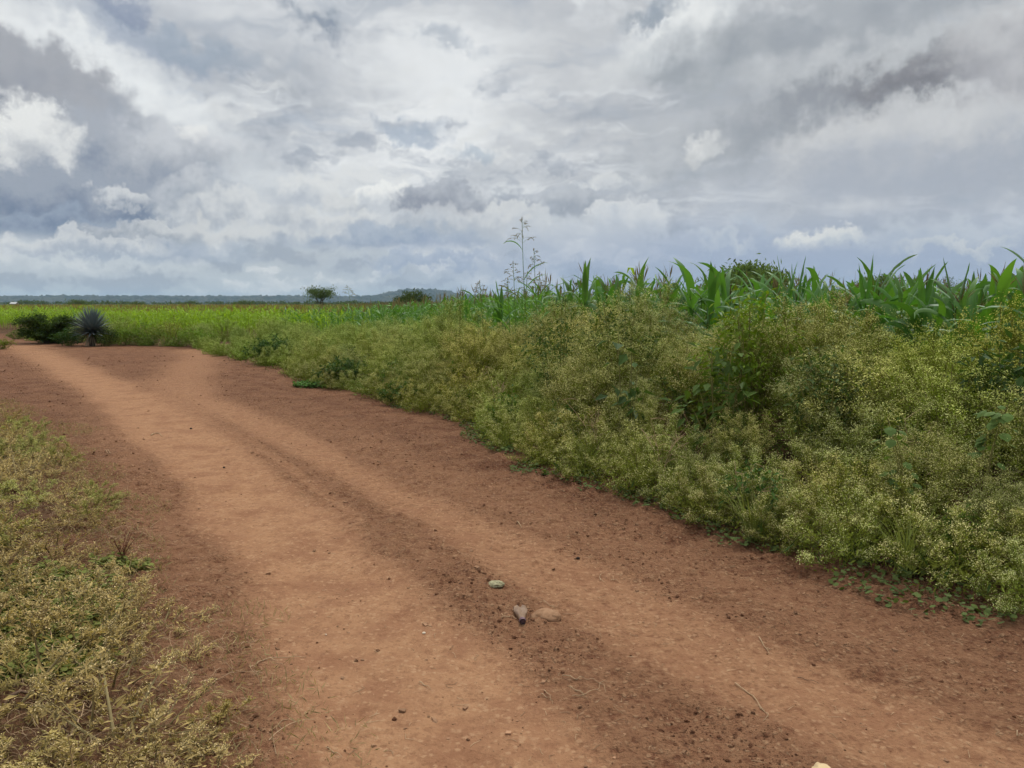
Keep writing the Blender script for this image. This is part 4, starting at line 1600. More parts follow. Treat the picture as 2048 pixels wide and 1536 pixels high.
# wild sorghum grass --------------------------------------------------------------------------
def wild_grass(px, top, dep, seed, label, leaves, lean=-0.05, pan=0.42, name="wild_grass"):
    r = np.random.default_rng(seed)
    x, y = at_depth(px, dep)
    z = tz(x, y)
    Hh = CAM_H + (608 - top) / F_PX * dep - z
    root = empty(name, (x, y, z))
    st, lf, pn = MB(), MB(), MB()
    n = 14
    zz = np.linspace(-0.05, Hh, n)
    bend = lean * np.clip(zz / Hh, 0, 1) ** 2 * Hh
    path = np.stack([bend + 0.02 * np.sin(zz * 2.1 + seed), 0.3 * bend + 0.02 * np.sin(zz * 1.7 + 2 * seed), zz], 1)
    add_tubes(st, path[None], np.linspace(0.009, 0.0032, n)[None], 5)

    def on(zv):
        return np.array([np.interp(zv, zz, path[:, 0]), np.interp(zv, zz, path[:, 1]), zv])
    # open panicle: whorls of thin drooping branches carrying spikelets
    z0 = Hh - pan
    nb = 18
    for k in range(nb):
        f = np.clip((k + r.uniform(0.1, 0.9)) / nb, 0, 1)
        p = on(z0 + pan * f * 0.95)
        a = r.uniform(0, 2 * math.pi)
        L = (0.26 * (1 - f) ** 0.8 + 0.05) * pan / 0.42 * r.uniform(0.55, 1.25)
        o = np.array([math.cos(a), math.sin(a), 0])
        dr = r.uniform(-0.25, 0.55)
        mid = p + o * L * r.uniform(0.35, 0.55) + [0, 0, L * r.uniform(0.30, 0.6)]
        end = p + o * L * r.uniform(0.75, 1.05) + [r.normal(0, 0.02), 0, L * dr]
        bp = bez(p[None], mid[None], end[None], 6)
        add_tubes(st, bp, np.full((1, 6), 0.0018), 3)
        m = max(4, int(20 * (1 - f) + 5))
        t = r.uniform(0.40, 1.0, m) * 5
        i = np.minimum(t.astype(int), 4)
        q = bp[0, i] * (1 - (t - i))[:, None] + bp[0, i + 1] * (t - i)[:, None]
        add_kites(pn, q, norm(np.tile(o + [0, 0, -0.45], (m, 1)) + r.normal(0, 0.35, (m, 3))), rdir(r, m), r.uniform(0.016, 0.034, m), np.full(m, 0.009), 0)
    m = 14
    add_kites(pn, np.array([on(Hh - 0.05 + 0.05 * r.random()) for _ in range(m)]), norm(np.tile([0, 0, 1.0], (m, 1)) + r.normal(0, 0.3, (m, 3))), rdir(r, m), np.full(m, 0.028), np.full(m, 0.010), 0)
    for (zf, a, L, drp) in leaves:
        p = on(Hh * zf)
        s = np.linspace(0, 1, 10)
        th = 0.5 + drp * s ** 1.3
        hx = np.concatenate([[0], np.cumsum(np.sin(th)[:-1])]) * L / 9
        hz = np.concatenate([[0], np.cumsum(np.cos(th)[:-1])]) * L / 9
        P = p[None] + np.stack([hx * math.cos(a), hx * math.sin(a), hz], 1)
        W = 0.036 * np.minimum(1, 0.4 + 2.5 * s) * (1 - s ** 2.2) + 0.001
        sd = np.tile([-math.sin(a) * 0.75, math.cos(a) * 0.75, 0.66], (10, 1))
        add_ribbons(lf, P[None], W[None], sd[None], 0.3)
    st.build("stalk", M['maize_stalk'], root)
    if lf.v:
        lf.build("foliage", M['maize_leaf'], root)
    pn.build("panicle", M['tassel'], root)
    paint(root, (1.25, 1.2, 1.15))
    return tag(root, label, "grass plant", "wild grass stalks above the bank")


wild_grass(1054, 440, 12.8, 1, "tallest wild grass stalk, its open seed head high against the sky", [(0.80, math.pi - 0.2, 0.42, 2.0), (0.62, 0.2, 0.55, 1.3), (0.55, 0.1, 0.5, 1.2), (0.45, math.pi, 0.6, 1.5)], -0.035)
wild_grass(1078, 500, 12.9, 2, "second tallest wild grass stalk with seed head leaning towards the tallest one", [(0.62, math.pi, 0.45, 1.1), (0.5, 0.2, 0.4, 1.5)], -0.045, 0.36)
wild_grass(1036, 526, 12.6, 3, "slender wild grass with wispy nodding seed head left of the tallest stalk", [(0.5, math.pi, 0.5, 1.4)], -0.05, 0.34)
wild_grass(1046, 545, 13.1, 4, "short wild grass stalk between the tallest stalk and the wispy one", [(0.6, 2.5, 0.4, 1.4), (0.5, 0.5, 0.4, 1.4)], 0.03, 0.34)
wild_grass(1076, 546, 12.3, 7, "short wild grass stalk with narrow seed head right of the tallest one", [(0.55, 0.3, 0.4, 1.4)], 0.02, 0.26)
wild_grass(1022, 556, 12.4, 8, "lowest wild grass stalk at the left of the clump, with long arching leaf", [(0.66, math.pi, 0.6, 1.6), (0.5, math.pi + 0.4, 0.5, 1.4)], -0.02, 0.3)
wild_grass(972, 563, 13.0, 9, "lone thin grass stalk left of the wild grass clump, before the blue ridge", [(0.5, 2.8, 0.4, 1.4)], -0.06, 0.3)
wild_grass(712, 572, 22.0, 10, "faint bent grass stalk over the crop right of the lone thorn tree", [(0.6, 2.8, 0.5, 1.4)], -0.12, 0.3)

# ------------------------------------------------------------------ agave, thorn bush and the far bend of the track
def build_agave():
    r = np.random.default_rng(8)
    x, y, z = on_ground(185, 693)
    x, y = x * 1.01, y * 1.01
    root = empty("agave", (x, y, tz(x, y)))
    sc = y / 29.0 * 1.36
    tb = MB()
    add_tubes(tb, np.array([[(0, 0, -0.1), (0.01, 0, 0.2), (0, 0, 0.42)]]) * sc, np.array([[0.07, 0.085, 0.07]]) * sc, 10)
    tb.build("trunk", M['bark'], root)
    n = 190
    k = np.arange(n)
    el = np.radians(87 - 100 * (k / (n - 1.0)) ** 0.9)
    az = k * 2.39996
    d = np.stack([np.cos(el) * np.cos(az), np.cos(el) * np.sin(az), np.sin(el)], 1)
    L = (0.66 - 0.10 * (k / n) + r.normal(0, 0.02, n)) * sc
    b = np.array([0, 0, 0.40 * sc]) + d * 0.05 * sc
    s = np.linspace(0, 1, 6)
    P = b[:, None] + d[:, None] * (L[:, None] * s[None])[..., None]
    W = 0.064 * sc * (np.array([0.75, 1.0, 0.95, 0.78, 0.45, 0.03]))[None] * np.ones((n, 1))
    sd, _ = frames(d)
    lb = MB()
    add_ribbons(lb, P, W, sd[:, None] * np.ones((1, 6, 1)), 0.35)
    lb.build("foliage", M['agave'], root)
    m = 34
    az = r.uniform(0, 6.28, m)
    el = np.radians(r.uniform(-65, -5, m))
    d = np.stack([np.cos(el) * np.cos(az), np.cos(el) * np.sin(az), np.sin(el)], 1)
    b = np.array([0, 0, 0.38 * sc]) + d * 0.05 * sc
    L = r.uniform(0.3, 0.5, m) * sc
    P = b[:, None] + d[:, None] * (L[:, None] * s[None])[..., None] - np.array([0, 0, 0.10]) * (s ** 2)[None, :, None] * sc
    W = 0.04 * sc * np.array([0.8, 1, 0.9, 0.6, 0.4, 0.05])[None] * np.ones((m, 1))
    sd, _ = frames(d)
    db = MB()
    add_ribbons(db, P, W, sd[:, None] * np.ones((1, 6, 1)), 0.5)
    db.build("dry_leaves", M['agave_dry'], root)
    tag(root, "blue-grey agave with stiff pointed leaves at the far bend of the track", "agave")


build_agave()


def build_thorn_bush(px, py, W, Hh, seed, label, n=46, dark=1.5):
    """low thorn bush: wide arching boughs, each a flat feathery spray"""
    r = np.random.default_rng(seed)
    x, y, z = on_ground(px, py)
    x, y = x * (1 + 0.5 / y), y + 0.5
    root = empty("thorn_bush", (x, y, tz(x, y)))
    st, lf = MB(), MB()
    a = r.uniform(0, 6.28, n)
    q = np.sqrt(r.uniform(0.02, 1, n))
    tip = np.stack([q * W * 0.5 * np.cos(a), q * W * 0.36 * np.sin(a), Hh * r.uniform(0.10, 1.0, n) * (1 - 0.25 * q)], 1)
    base = tip * [0.12, 0.12, 0] + [0, 0, -0.05]
    P = bez(base, tip * [0.45, 0.45, 0.9] + [0, 0, 0.12 * Hh], tip, 9)
    add_tubes(st, P, np.linspace(0.020, 0.004, 9)[None], 4)
    for k in range(n):
        m = 90
        t = r.uniform(0.25, 1.0, m) * 8
        i = np.minimum(t.astype(int), 7)
        w = (t - i)[:, None]
        p = P[k, i] * (1 - w) + P[k, i + 1] * w
        d = norm(P[k, i + 1] - P[k, i] + 1e-6)
        sd = norm(np.cross(d, [0, 0, 1.0]) + 1e-6)
        sg = np.where(r.random(m) < 0.5, -1.0, 1.0)[:, None]
        dd = norm(sd * sg + d * 0.6 + r.normal(0, 0.25, (m, 3)))
        add_kites(lf, p, dd, np.tile([0, 0, 1.0], (m, 1)) + r.normal(0, 0.3, (m, 3)), r.uniform(0.08, 0.20, m), r.uniform(0.022, 0.05, m), 0, 0.5, 0.1)
        m = 110
        p = P[k, 2 + r.integers(0, 7, m)] + r.normal(0, 0.11, (m, 3)) * [1, 1, 0.7]
        add_kites(lf, p, rdir(r, m), rdir(r, m), r.uniform(0.05, 0.11, m), r.uniform(0.02, 0.04, m), 0)
    st.build("stem", M['bark'], root)
    lf.build("foliage", M['dark_leaf'], root)
    paint(root, (0.62 * dark, 0.62 * dark, 0.55 * dark))
    tag(root, label, "bush")


build_thorn_bush(100, 688, 2.75, 1.36, 4, "wide dark thorn bush with flat feathery boughs beside the agave", 96)
put_leafy(140, 692, "leafy_bush", "dark green bush growing between the thorn bush and the agave", "bush", (0.62, 0.82, 0.6), 0.2, seed=51, H=0.75, R=0.65, nb=18, nl=1200, ll=0.09, lw=0.04)
put_leafy(214, 693, "leafy_bush", "small dark bush close against the agave's right side", "bush", (0.7, 0.75, 0.6), 0.3, seed=52, H=0.8, R=0.55, nb=16, nl=900, ll=0.08, lw=0.035)
put_leafy(250, 692, "leafy_bush", "fresh green low bush next after the agave along the track edge", "bush", (2.7, 2.4, 1.2), 0.6, seed=53, H=0.85, R=0.95, nb=18, nl=1700, ll=0.08, lw=0.038)
put_leafy(300, 693, "leafy_bush", "broad mid green bush at the track edge before the brownish one", "bush", (2.2, 2.1, 1.1), 0.9, seed=54, H=0.95, R=1.05, nb=20, nl=1900, ll=0.08, lw=0.038)
put_leafy(345, 695, "leafy_bush", "brownish olive bush at the track edge, highest of the low bushes past the agave", "bush", (3.0, 2.0, 1.1), 1.2, seed=55, H=1.15, R=1.0, nb=18, nl=1700, ll=0.06, lw=0.026)
put_leafy(392, 697, "leafy_bush", "green bush at the mouth of the side path off the track", "bush", (2.5, 2.4, 1.2), 1.0, seed=56, H=0.8, R=1.0, nb=18, nl=1600, ll=0.08, lw=0.038)
put_leafy(35, 680, "leafy_bush", "light green straggly bush at the thorn bush's left foot", "bush", (1.7, 1.5, 0.9), 0.8, seed=58, H=0.45, R=0.5, nb=14, nl=800, ll=0.07, lw=0.03)
put_leafy(5, 698, "leafy_bush", "small yellowish weed clump on the track's far left verge", "bush", (2.6, 1.9, 1.0), 0.0, seed=57, H=0.42, R=0.4, nb=14, nl=800, ll=0.06, lw=0.03)


# ------------------------------------------------------------------ left verge
def build_left():
    r = np.random.default_rng(23)
    VM = ('verge_stem', 'verge_leaf', 'verge_flower')
    grn = [make_weed("low_weed", weed_meshes(300 + i, (0.34, 0.22, 0.28, 0.40, 0.18)[i], (0.30, 0.34, 0.24, 0.26, 0.32)[i], 9, 8, 5, 4, 1200, 0.0056, 80, False, VM)) for i in range(5)]
    dry = [make_weed("low_weed", weed_meshes(320 + i, (0.26, 0.16, 0.20, 0.30)[i], (0.26, 0.32, 0.28, 0.2)[i], 9, 8, 5, 2, 420, 0.0050, 82, False, VM)) for i in range(4)]
    used = set()
    holes = [(line_px([(40, 1095), (200, 1085)]), 0.24), (line_px([(20, 1040), (60, 1050)]), 0.2), (line_px([(-60, 1440), (130, 1425)]), 0.13), (line_px([(-60, 1530), (90, 1500)]), 0.16), (line_px([(60, 1320), (150, 1330)]), 0.08)]

    y = r.uniform(1.9, 12.0, 9000)
    x = -r.uniform(0.2, 0.80, 9000) * y
    dl = left_d(x, y)
    ok = (dl > 0.08) & ((dl > 0.3) | (r.random(9000) < 0.6))
    for ln, w in holes:
        ok &= dist_line(x, y, ln) > w
    x, y = x[ok], y[ok]
    nz = fbm(x * 1.3, y * 1.3, 2, 88)
    ps = sample_disc(235, x, y, (0.150 + 0.022 * (y - 2)) * (0.82 + 1.5 * sstep(0.47, 0.68, nz)))
    print("left weeds", len(ps))
    for x, y in ps:
        n = float(fbm(np.array([x * 1.1]), np.array([y * 1.1]), 2, 15)[0])
        d = float(left_d(x, y))
        isdry = n + 0.12 * r.normal() > (0.44 if y > 3.8 else 0.30)
        src = dry[int(r.integers(0, 4))] if isdry else grn[int(r.integers(0, 5))]
        o = src if src.name not in used else copy_tree(src)
        used.add(src.name)
        sc = r.uniform(0.55, 1.15) * (0.60 + 0.5 * min(1.0, d / 0.6))
        o.location = (x, y, tz(x, y) - 0.01)
        o.scale = (sc * 1.15, sc * 1.15, sc * r.uniform(0.42, 0.80))
        o.rotation_euler = (r.normal(0, 0.28), r.normal(0, 0.28), r.uniform(0, 6.28))
        if isdry:
            c = np.array([1.18, 1.02, 1.0]) * r.uniform(0.85, 1.15)
            gp = "dry weeds on the left verge"
            lab = "low dried tan weed on the verge, by the fallen stick" if y < 4.2 else "low dried tan weed on the verge past the red seedling"
        else:
            c = np.array([0.90, 1.0, 0.75]) if y > 3.8 else np.array([1.05, 0.96, 0.85])
            c = c * r.uniform(0.85, 1.15)
            gp = "green weeds on the left verge"
            lab = "low olive green weed on the verge, by the fallen stick" if y < 4.2 else "low olive green weed on the verge past the red seedling"
        paint(o, c)
        tag(o, lab, "weed", gp + (" by the stick" if y < 4.2 else " past the seedling"))


build_left()


# ------------------------------------------------------------------ ground cover
def disc_leaves(mb, pos, size, r):
    """small rounded leaves lying nearly flat, six sides each"""
    n = len(pos)
    a = np.arange(6) * math.pi / 3
    nrm_ = norm(r.normal(0, 0.35, (n, 3)) + [0, 0, 1.0])
    s, u = frames(nrm_)
    c, sn = np.cos(a), np.sin(a)
    v = pos[:, None] + size[:, None, None] * 0.5 * (c[None, :, None] * s[:, None] + sn[None, :, None] * u[:, None])
    mb.add(v.reshape(-1, 3), np.arange(n * 6).reshape(-1, 6))


def build_creepers():
    r = np.random.default_rng(41)
    mb = MB()
    # along the foot of the near bank
    x = r.uniform(-3.5, 4.2, 60000)
    y = r.uniform(3.0, 12.0, 60000)
    d = bank_d(x, y)
    n = fbm(x * 2.2, y * 2.2, 2, 19)
    ok = (d > -0.17 + 0.5 * (0.5 - n)) & (d < 0.55) & (n > 0.36)
    x, y = x[ok][:11000], y[ok][:11000]
    z = terrain(x, y) + r.uniform(0.005, 0.05, len(x))
    disc_leaves(mb, np.stack([x, y, z], 1), r.uniform(0.016, 0.040, len(x)), r)
    tag(mb.build("creeper_cover", M['creeper']), "small round-leaved creeper covering the ground at the foot of the bank", "creeper", None, 'stuff')
    # green patches on the left verge
    mb = MB()
    for (px, py, rx, ry, cnt) in ((70, 1215, 0.42, 0.55, 2600), (20, 1180, 0.3, 0.4, 1200), (95, 1330, 0.30, 0.22, 900), (250, 1135, 0.20, 0.10, 420), (110, 1260, 0.35, 0.3, 1200)):
        cx, cy, _ = on_ground(px, py)
        a, q = r.uniform(0, 6.28, cnt), np.sqrt(r.uniform(0, 1, cnt)) * r.uniform(0.7, 1.1, cnt)
        x, y = cx + rx * q * np.cos(a), cy + ry * q * np.sin(a)
        z = terrain(x, y) + r.uniform(0.006, 0.055, cnt)
        disc_leaves(mb, np.stack([x, y, z], 1), r.uniform(0.014, 0.032, cnt), r)
    o = mb.build("creeper_cover", M['creeper'])
    o.color = (1.75, 1.45, 1.2, 1)
    tag(o, "fresh green round-leaved creeper patches on the grassy verge", "creeper", None, 'stuff')
    # bright patch at the bank edge
    mb = MB()
    cx, cy, _ = on_ground(650, 771)
    cnt = 1500
    a, q = r.uniform(0, 6.28, cnt), np.sqrt(r.uniform(0, 1, cnt))
    x, y = cx + 0.62 * q * np.cos(a), cy + 0.45 * q * np.sin(a)
    z = terrain(x, y) + r.uniform(0.01, 0.09, cnt)
    disc_leaves(mb, np.stack([x, y, z], 1), r.uniform(0.03, 0.06, cnt), r)
    o = mb.build("creeper_patch", M['creeper'])
    o.color = (0.85, 1.35, 0.9, 1)
    tag(o, "bright green creeper patch spreading onto the soil at the bank edge", "creeper")


build_creepers()


def build_understory():
    """short seedlings and dead stems between the weeds"""
    r = np.random.default_rng(43)
    mb = MB()
    n = 20000
    y = np.sqrt(r.uniform(9, 22 ** 2, n))
    x = r.uniform(-0.72, 0.78, n) * y
    d = bank_d(x, y)
    ok = ((d > 0.02) & (d < 4.2)) | ((d > -0.22) & (d <= 0.02) & (fbm(x * 5, y * 5, 2, 17) > 0.55))
    x, y = x[ok], y[ok]
    k = len(x)
    z = terrain(x, y) + r.uniform(0, 0.10, k)
    add_kites(mb, np.stack([x, y, z], 1), norm(rdir(r, k, 0.0) + [0, 0, 0.5]), rdir(r, k), r.uniform(0.05, 0.16, k), r.uniform(0.008, 0.02, k), 0)
    tag(mb.build("undergrowth", M['dark_leaf']), "short weedy undergrowth between the bushes of the bank", "undergrowth", None, 'stuff')  # dark leaf colour paints extra shade into the gaps between bushes
    mb = MB()
    n = 60000
    y = np.sqrt(r.uniform(3, 13 ** 2, n))
    x = -r.uniform(0.15, 0.82, n) * y
    d = left_d(x, y)
    nn = fbm(x * 1.7, y * 1.7, 3, 33)
    ok = (d > -0.25 + 0.9 * (0.5 - nn)) & (nn > 0.36)
    x, y = x[ok], y[ok]
    k = len(x)
    z = terrain(x, y) + r.uniform(0, 0.02, k)
    add_kites(mb, np.stack([x, y, z], 1), norm(rdir(r, k, 0.0) + [0, 0, 0.15]), rdir(r, k), r.uniform(0.02, 0.07, k), r.uniform(0.002, 0.006, k), 0)
    tag(mb.build("dry_grass", M['dry_weed']), "thin dry grass bits and dead stems over the verge", "dry grass", None, 'stuff')


build_understory()


# ------------------------------------------------------------------ soil crumbs and litter
def build_tangle():
    """dry pulled-up stems lying in a loose tangle on the near verge"""
    r = np.random.default_rng(91)
    mb = MB()
    n = 7000
    y = np.sqrt(r.uniform(2.0 ** 2, 9 ** 2, n))
    x = -r.uniform(0.12, 0.80, n) * y
    d = left_d(x, y)
    w = np.where((y < 3.6) & (x < -1.0), 1.0, 0.5) * sstep(-0.25, 0.25, d)
    ok = r.random(n) < w
    x, y = x[ok], y[ok]
    n = len(x)
    a = r.uniform(0, 6.28, n)
    L = r.uniform(0.05, 0.24, n)
    P = np.zeros((n, 7, 3))
    cx, cy = x.copy(), y.copy()
    cur = r.normal(0, 0.32, n)
    hz = r.uniform(0.0, 0.05, n)
    for k in range(7):
        P[:, k, 0], P[:, k, 1] = cx, cy
        P[:, k, 2] = terrain(cx, cy) + 0.003 + hz * math.sin(math.pi * k / 6)
        a = a + cur + r.normal(0, 0.18, n)
        cx = cx + np.cos(a) * L / 6
        cy = cy + np.sin(a) * L / 6
    add_tubes(mb, P, np.linspace(1.0, 0.5, 7)[None] * r.uniform(0.0007, 0.0018, n)[:, None], 3)
    tag(mb.build("dry_stems", M['straw']), "tangle of dry tan stems lying over the near verge", "dry stems", None, 'stuff')


build_tangle()


def build_clods():
    r = np.random.default_rng(61)
    ph = (1 + 5 ** 0.5) / 2
    iv = norm(np.array([(-1, ph, 0), (1, ph, 0), (-1, -ph, 0), (1, -ph, 0), (0, -1, ph), (0, 1, ph), (0, -1, -ph), (0, 1, -ph), (ph, 0, -1), (ph, 0, 1), (-ph, 0, -1), (-ph, 0, 1)], float))
    it = np.array([(0, 11, 5), (0, 5, 1), (0, 1, 7), (0, 7, 10), (0, 10, 11), (1, 5, 9), (5, 11, 4), (11, 10, 2), (10, 7, 6), (7, 1, 8), (3, 9, 4), (3, 4, 2), (3, 2, 6), (3, 6, 8), (3, 8, 9), (4, 9, 5), (2, 4, 11), (6, 2, 10), (8, 6, 7), (9, 8, 1)])
    n = 90000
    y = 2.0 * (24 / 2.0) ** r.uniform(0, 1, n)
    x = r.uniform(-0.72, 0.75, n) * y
    tr, db, dl = track_mask(x, y), bank_d(x, y), left_d(x, y)
    nn = fbm(x * 2.6, y * 2.6, 3, 71)
    p = (0.05 + 0.95 * sstep(0.7, 0.15, tr)) * (0.12 + 0.88 * sstep(0.42, 0.62, nn)) * (db < 0.2) * (dl < 0.4)
    ok = r.random(n) < p
    x, y = x[ok][:21000], y[ok][:21000]
    n = len(x)
    s = 0.0022 * (1 / np.maximum(r.random(n), 0.016)) ** 0.40 * (0.75 + 0.07 * y)
    v = iv[None] * r.uniform(0.6, 1.35, (n, 12, 1)) * s[:, None, None] * np.array([1, 1, 0.72])
    a = r.uniform(0, 6.28, n)
    ca, sa = np.cos(a)[:, None], np.sin(a)[:, None]
    v = np.stack([v[..., 0] * ca - v[..., 1] * sa, v[..., 0] * sa + v[..., 1] * ca, v[..., 2]], -1)
    v = v + np.stack([x, y, terrain(x, y) + s * 0.25], 1)[:, None]
    mb = MB()
    mb.add(v.reshape(-1, 3), (np.arange(n)[:, None, None] * 12 + it[None]).reshape(-1, 3))
    print("clods", n)
    tag(mb.build("soil_crumbs", M['soil']), "loose crumbs and clods of red earth beside the wheel tracks", "clods", None, 'stuff')
    # straw bits
    mb = MB()
    n = 900
    y = 2.1 * (13 / 2.1) ** r.uniform(0, 1, n)
    x = r.uniform(-0.7, 0.72, n) * y
    ok = (bank_d(x, y) < 0.1)
    x, y = x[ok], y[ok]
    n = len(x)
    a = r.uniform(0, 6.28, n)
    L = r.uniform(0.015, 0.06, n)
    d = np.stack([np.cos(a), np.sin(a)], 1) * L[:, None]
    q = r.normal(0, 0.25, (n, 2)) * L[:, None]
    pts = [np.stack([x, y], 1), np.stack([x, y], 1) + d * 0.5 + q, np.stack([x, y], 1) + d]
    P = np.stack([np.concatenate([t, (terrain(t[:, 0], t[:, 1]) + 0.003)[:, None]], 1) for t in pts], 1)
    add_tubes(mb, P, np.array([[0.0009, 0.0012, 0.0007]]) * np.ones((n, 1)), 3)
    tag(mb.build("straw_litter", M['straw']), "short bits of dry straw littering the track", "straw", None, 'stuff')


build_clods()


# ------------------------------------------------------------------ single things lying on the track
def twig_px(name, label, cat, strokes, rad, mat, group=None, lift=0.006, taper=0.4):
    """sticks and straws: each stroke is a line of photo pixels laid onto the ground"""
    mb = MB()
    o0 = np.array(on_ground(*strokes[0][0]))
    for k, s in enumerate(strokes):
        pts = np.array([on_ground(*q) for q in s])
        n = max(5, len(pts) * 3)
        t = np.linspace(0, len(pts) - 1, n)
        i = np.minimum(t.astype(int), len(pts) - 2)
        P = pts[i] * (1 - (t - i))[:, None] + pts[i + 1] * (t - i)[:, None]
        P[:, 2] = terrain(P[:, 0], P[:, 1]) + lift * (1 + 0.6 * np.sin(np.arange(n) * 1.3 + k))
        rr = rad * (1.0 if k == 0 else 0.75)
        add_tubes(mb, (P - o0)[None], np.linspace(rr, rr * taper, n)[None], 5)
    o = mb.build(name, M[mat], None, tuple(o0))
    return tag(o, label, cat, group)


G = "dry straws lying on the track"
twig_px("straw_stalk", "long thin dry stalk with hooked end on the near right wheel track", "straw", [[(1470, 1368), (1495, 1385), (1520, 1415), (1538, 1433), (1526, 1443)], [(1518, 1412), (1522, 1420), (1530, 1422)]], 0.0026, 'straw', G)
twig_px("straw_stalk", "short pale forked stalk on the wheel track above the hooked stalk", "straw", [[(1518, 1276), (1528, 1293), (1539, 1309)], [(1533, 1299), (1546, 1300)]], 0.0032, 'straw', G)
twig_px("straw_tangle", "pale tangle of dry grass stems between the two wheel tracks", "straw",
        [[(1125, 1353), (1152, 1362), (1165, 1357), (1185, 1360), (1200, 1368)], [(1144, 1395), (1170, 1390), (1198, 1379), (1200, 1367)], [(1140, 1376), (1160, 1385), (1172, 1391)], [(1200, 1368), (1208, 1372), (1212, 1388)], [(1200, 1366), (1216, 1365)], [(1150, 1382), (1166, 1390), (1176, 1402)]], 0.0024, 'straw', G)
twig_px("straw_stalk", "small folded dry leaf strip left of the pale grass tangle", "straw", [[(1082, 1390), (1094, 1396), (1103, 1400)], [(1088, 1384), (1100, 1392), (1101, 1402)]], 0.0022, 'straw', G)
twig_px("straw_stalk", "curved dry root lying by a dark soil hole near the left verge", "straw", [[(512, 1331), (527, 1321), (548, 1317), (590, 1316), (612, 1314)], [(540, 1318), (556, 1324)]], 0.0028, 'straw', G)
twig_px("straw_stalk", "thin dry straw by the verge, arched over the soil", "straw", [[(482, 1292), (500, 1284), (522, 1281), (538, 1282)]], 0.0022, 'straw', G)
twig_px("straw_stalk", "bent tan strip on the soil beyond the greenish stone", "straw", [[(1034, 1044), (1040, 1050), (1043, 1056)]], 0.0045, 'straw', G)
twig_px("straw_stalk", "curled dry leaf rim on the far wheel track", "straw", [[(303, 871), (310, 866), (320, 868), (325, 874)]], 0.008, 'straw', G)
twig_px("straw_stalk", "small forked straw at the track's left edge past the curled leaf", "straw", [[(210, 903), (217, 908), (224, 905)], [(216, 901), (222, 909)]], 0.004, 'straw', G)
twig_px("straw_stalk", "short straight straw on the near wheel track", "straw", [[(838, 1366), (850, 1372), (862, 1379)]], 0.0028, 'straw', G)
twig_px("straw_stalk", "straight straw lying on the near soil at the bottom of the picture", "straw", [[(652, 1497), (668, 1506), (684, 1515)]], 0.0024, 'straw', G)
twig_px("straw_stalk", "hooked straw bit beyond the tan rock", "straw", [[(1201, 1162), (1199, 1154), (1204, 1148), (1210, 1147)], [(1201, 1160), (1211, 1168)]], 0.0022, 'straw', G)
twig_px("straw_stalk", "three-pronged straw bit beyond the tan rock, by the hooked one", "straw", [[(1222, 1162), (1229, 1160), (1237, 1164)], [(1226, 1155), (1227, 1164)]], 0.0020, 'straw', G)
twig_px("straw_stalk", "thin bent straw just beyond the tan rock", "straw", [[(1086, 1202), (1100, 1212), (1108, 1217), (1117, 1213), (1118, 1208)]], 0.0016, 'straw', G)
twig_px("straw_stalk", "twiggy straw lying against the crushed bottle", "straw", [[(1003, 1237), (1018, 1234), (1028, 1236), (1034, 1241)], [(1003, 1230), (1009, 1234)]], 0.0022, 'straw', G)
twig_px("straw_stalk", "short thick straw touching the back of the crushed bottle", "straw", [[(1030, 1216), (1037, 1218), (1042, 1220)]], 0.0032, 'straw', G)
twig_px("straw_stalk", "brown straw lying along the right wheel track", "straw", [[(1595, 1357), (1615, 1361), (1638, 1368)]], 0.0020, 'twig', G)
twig_px("straw_stalk", "forked straw on the soil at the lower right corner", "straw", [[(2034, 1464), (2034, 1473), (2048, 1476)], [(2038, 1472), (2048, 1470)]], 0.0026, 'straw', G)
twig_px("fallen_stick", "long grey stick lying in the dry weeds of the near verge", "stick", [[(-40, 1436), (0, 1423), (60, 1405), (120, 1390), (178, 1374)], [(130, 1387), (140, 1392)]], 0.009, 'twig', None, 0.03, 0.6)
twig_px("dead_branch", "pale forked dead stem on the bare soil below the long stick", "branch", [[(130, 1500), (140, 1475), (155, 1455), (168, 1430), (172, 1412)], [(160, 1440), (150, 1420), (148, 1402)], [(170, 1425), (186, 1415), (188, 1398)], [(148, 1466), (120, 1478), (104, 1492)], [(165, 1436), (196, 1438)]], 0.0045, 'straw', None, 0.02, 0.4)
twig_px("dead_branch", "pale curving dead stem between the creeper and the long stick", "branch", [[(90, 1262), (100, 1282), (105, 1300), (106, 1322), (110, 1340)], [(102, 1290), (88, 1276)]], 0.0034, 'straw', None, 0.05, 0.4)


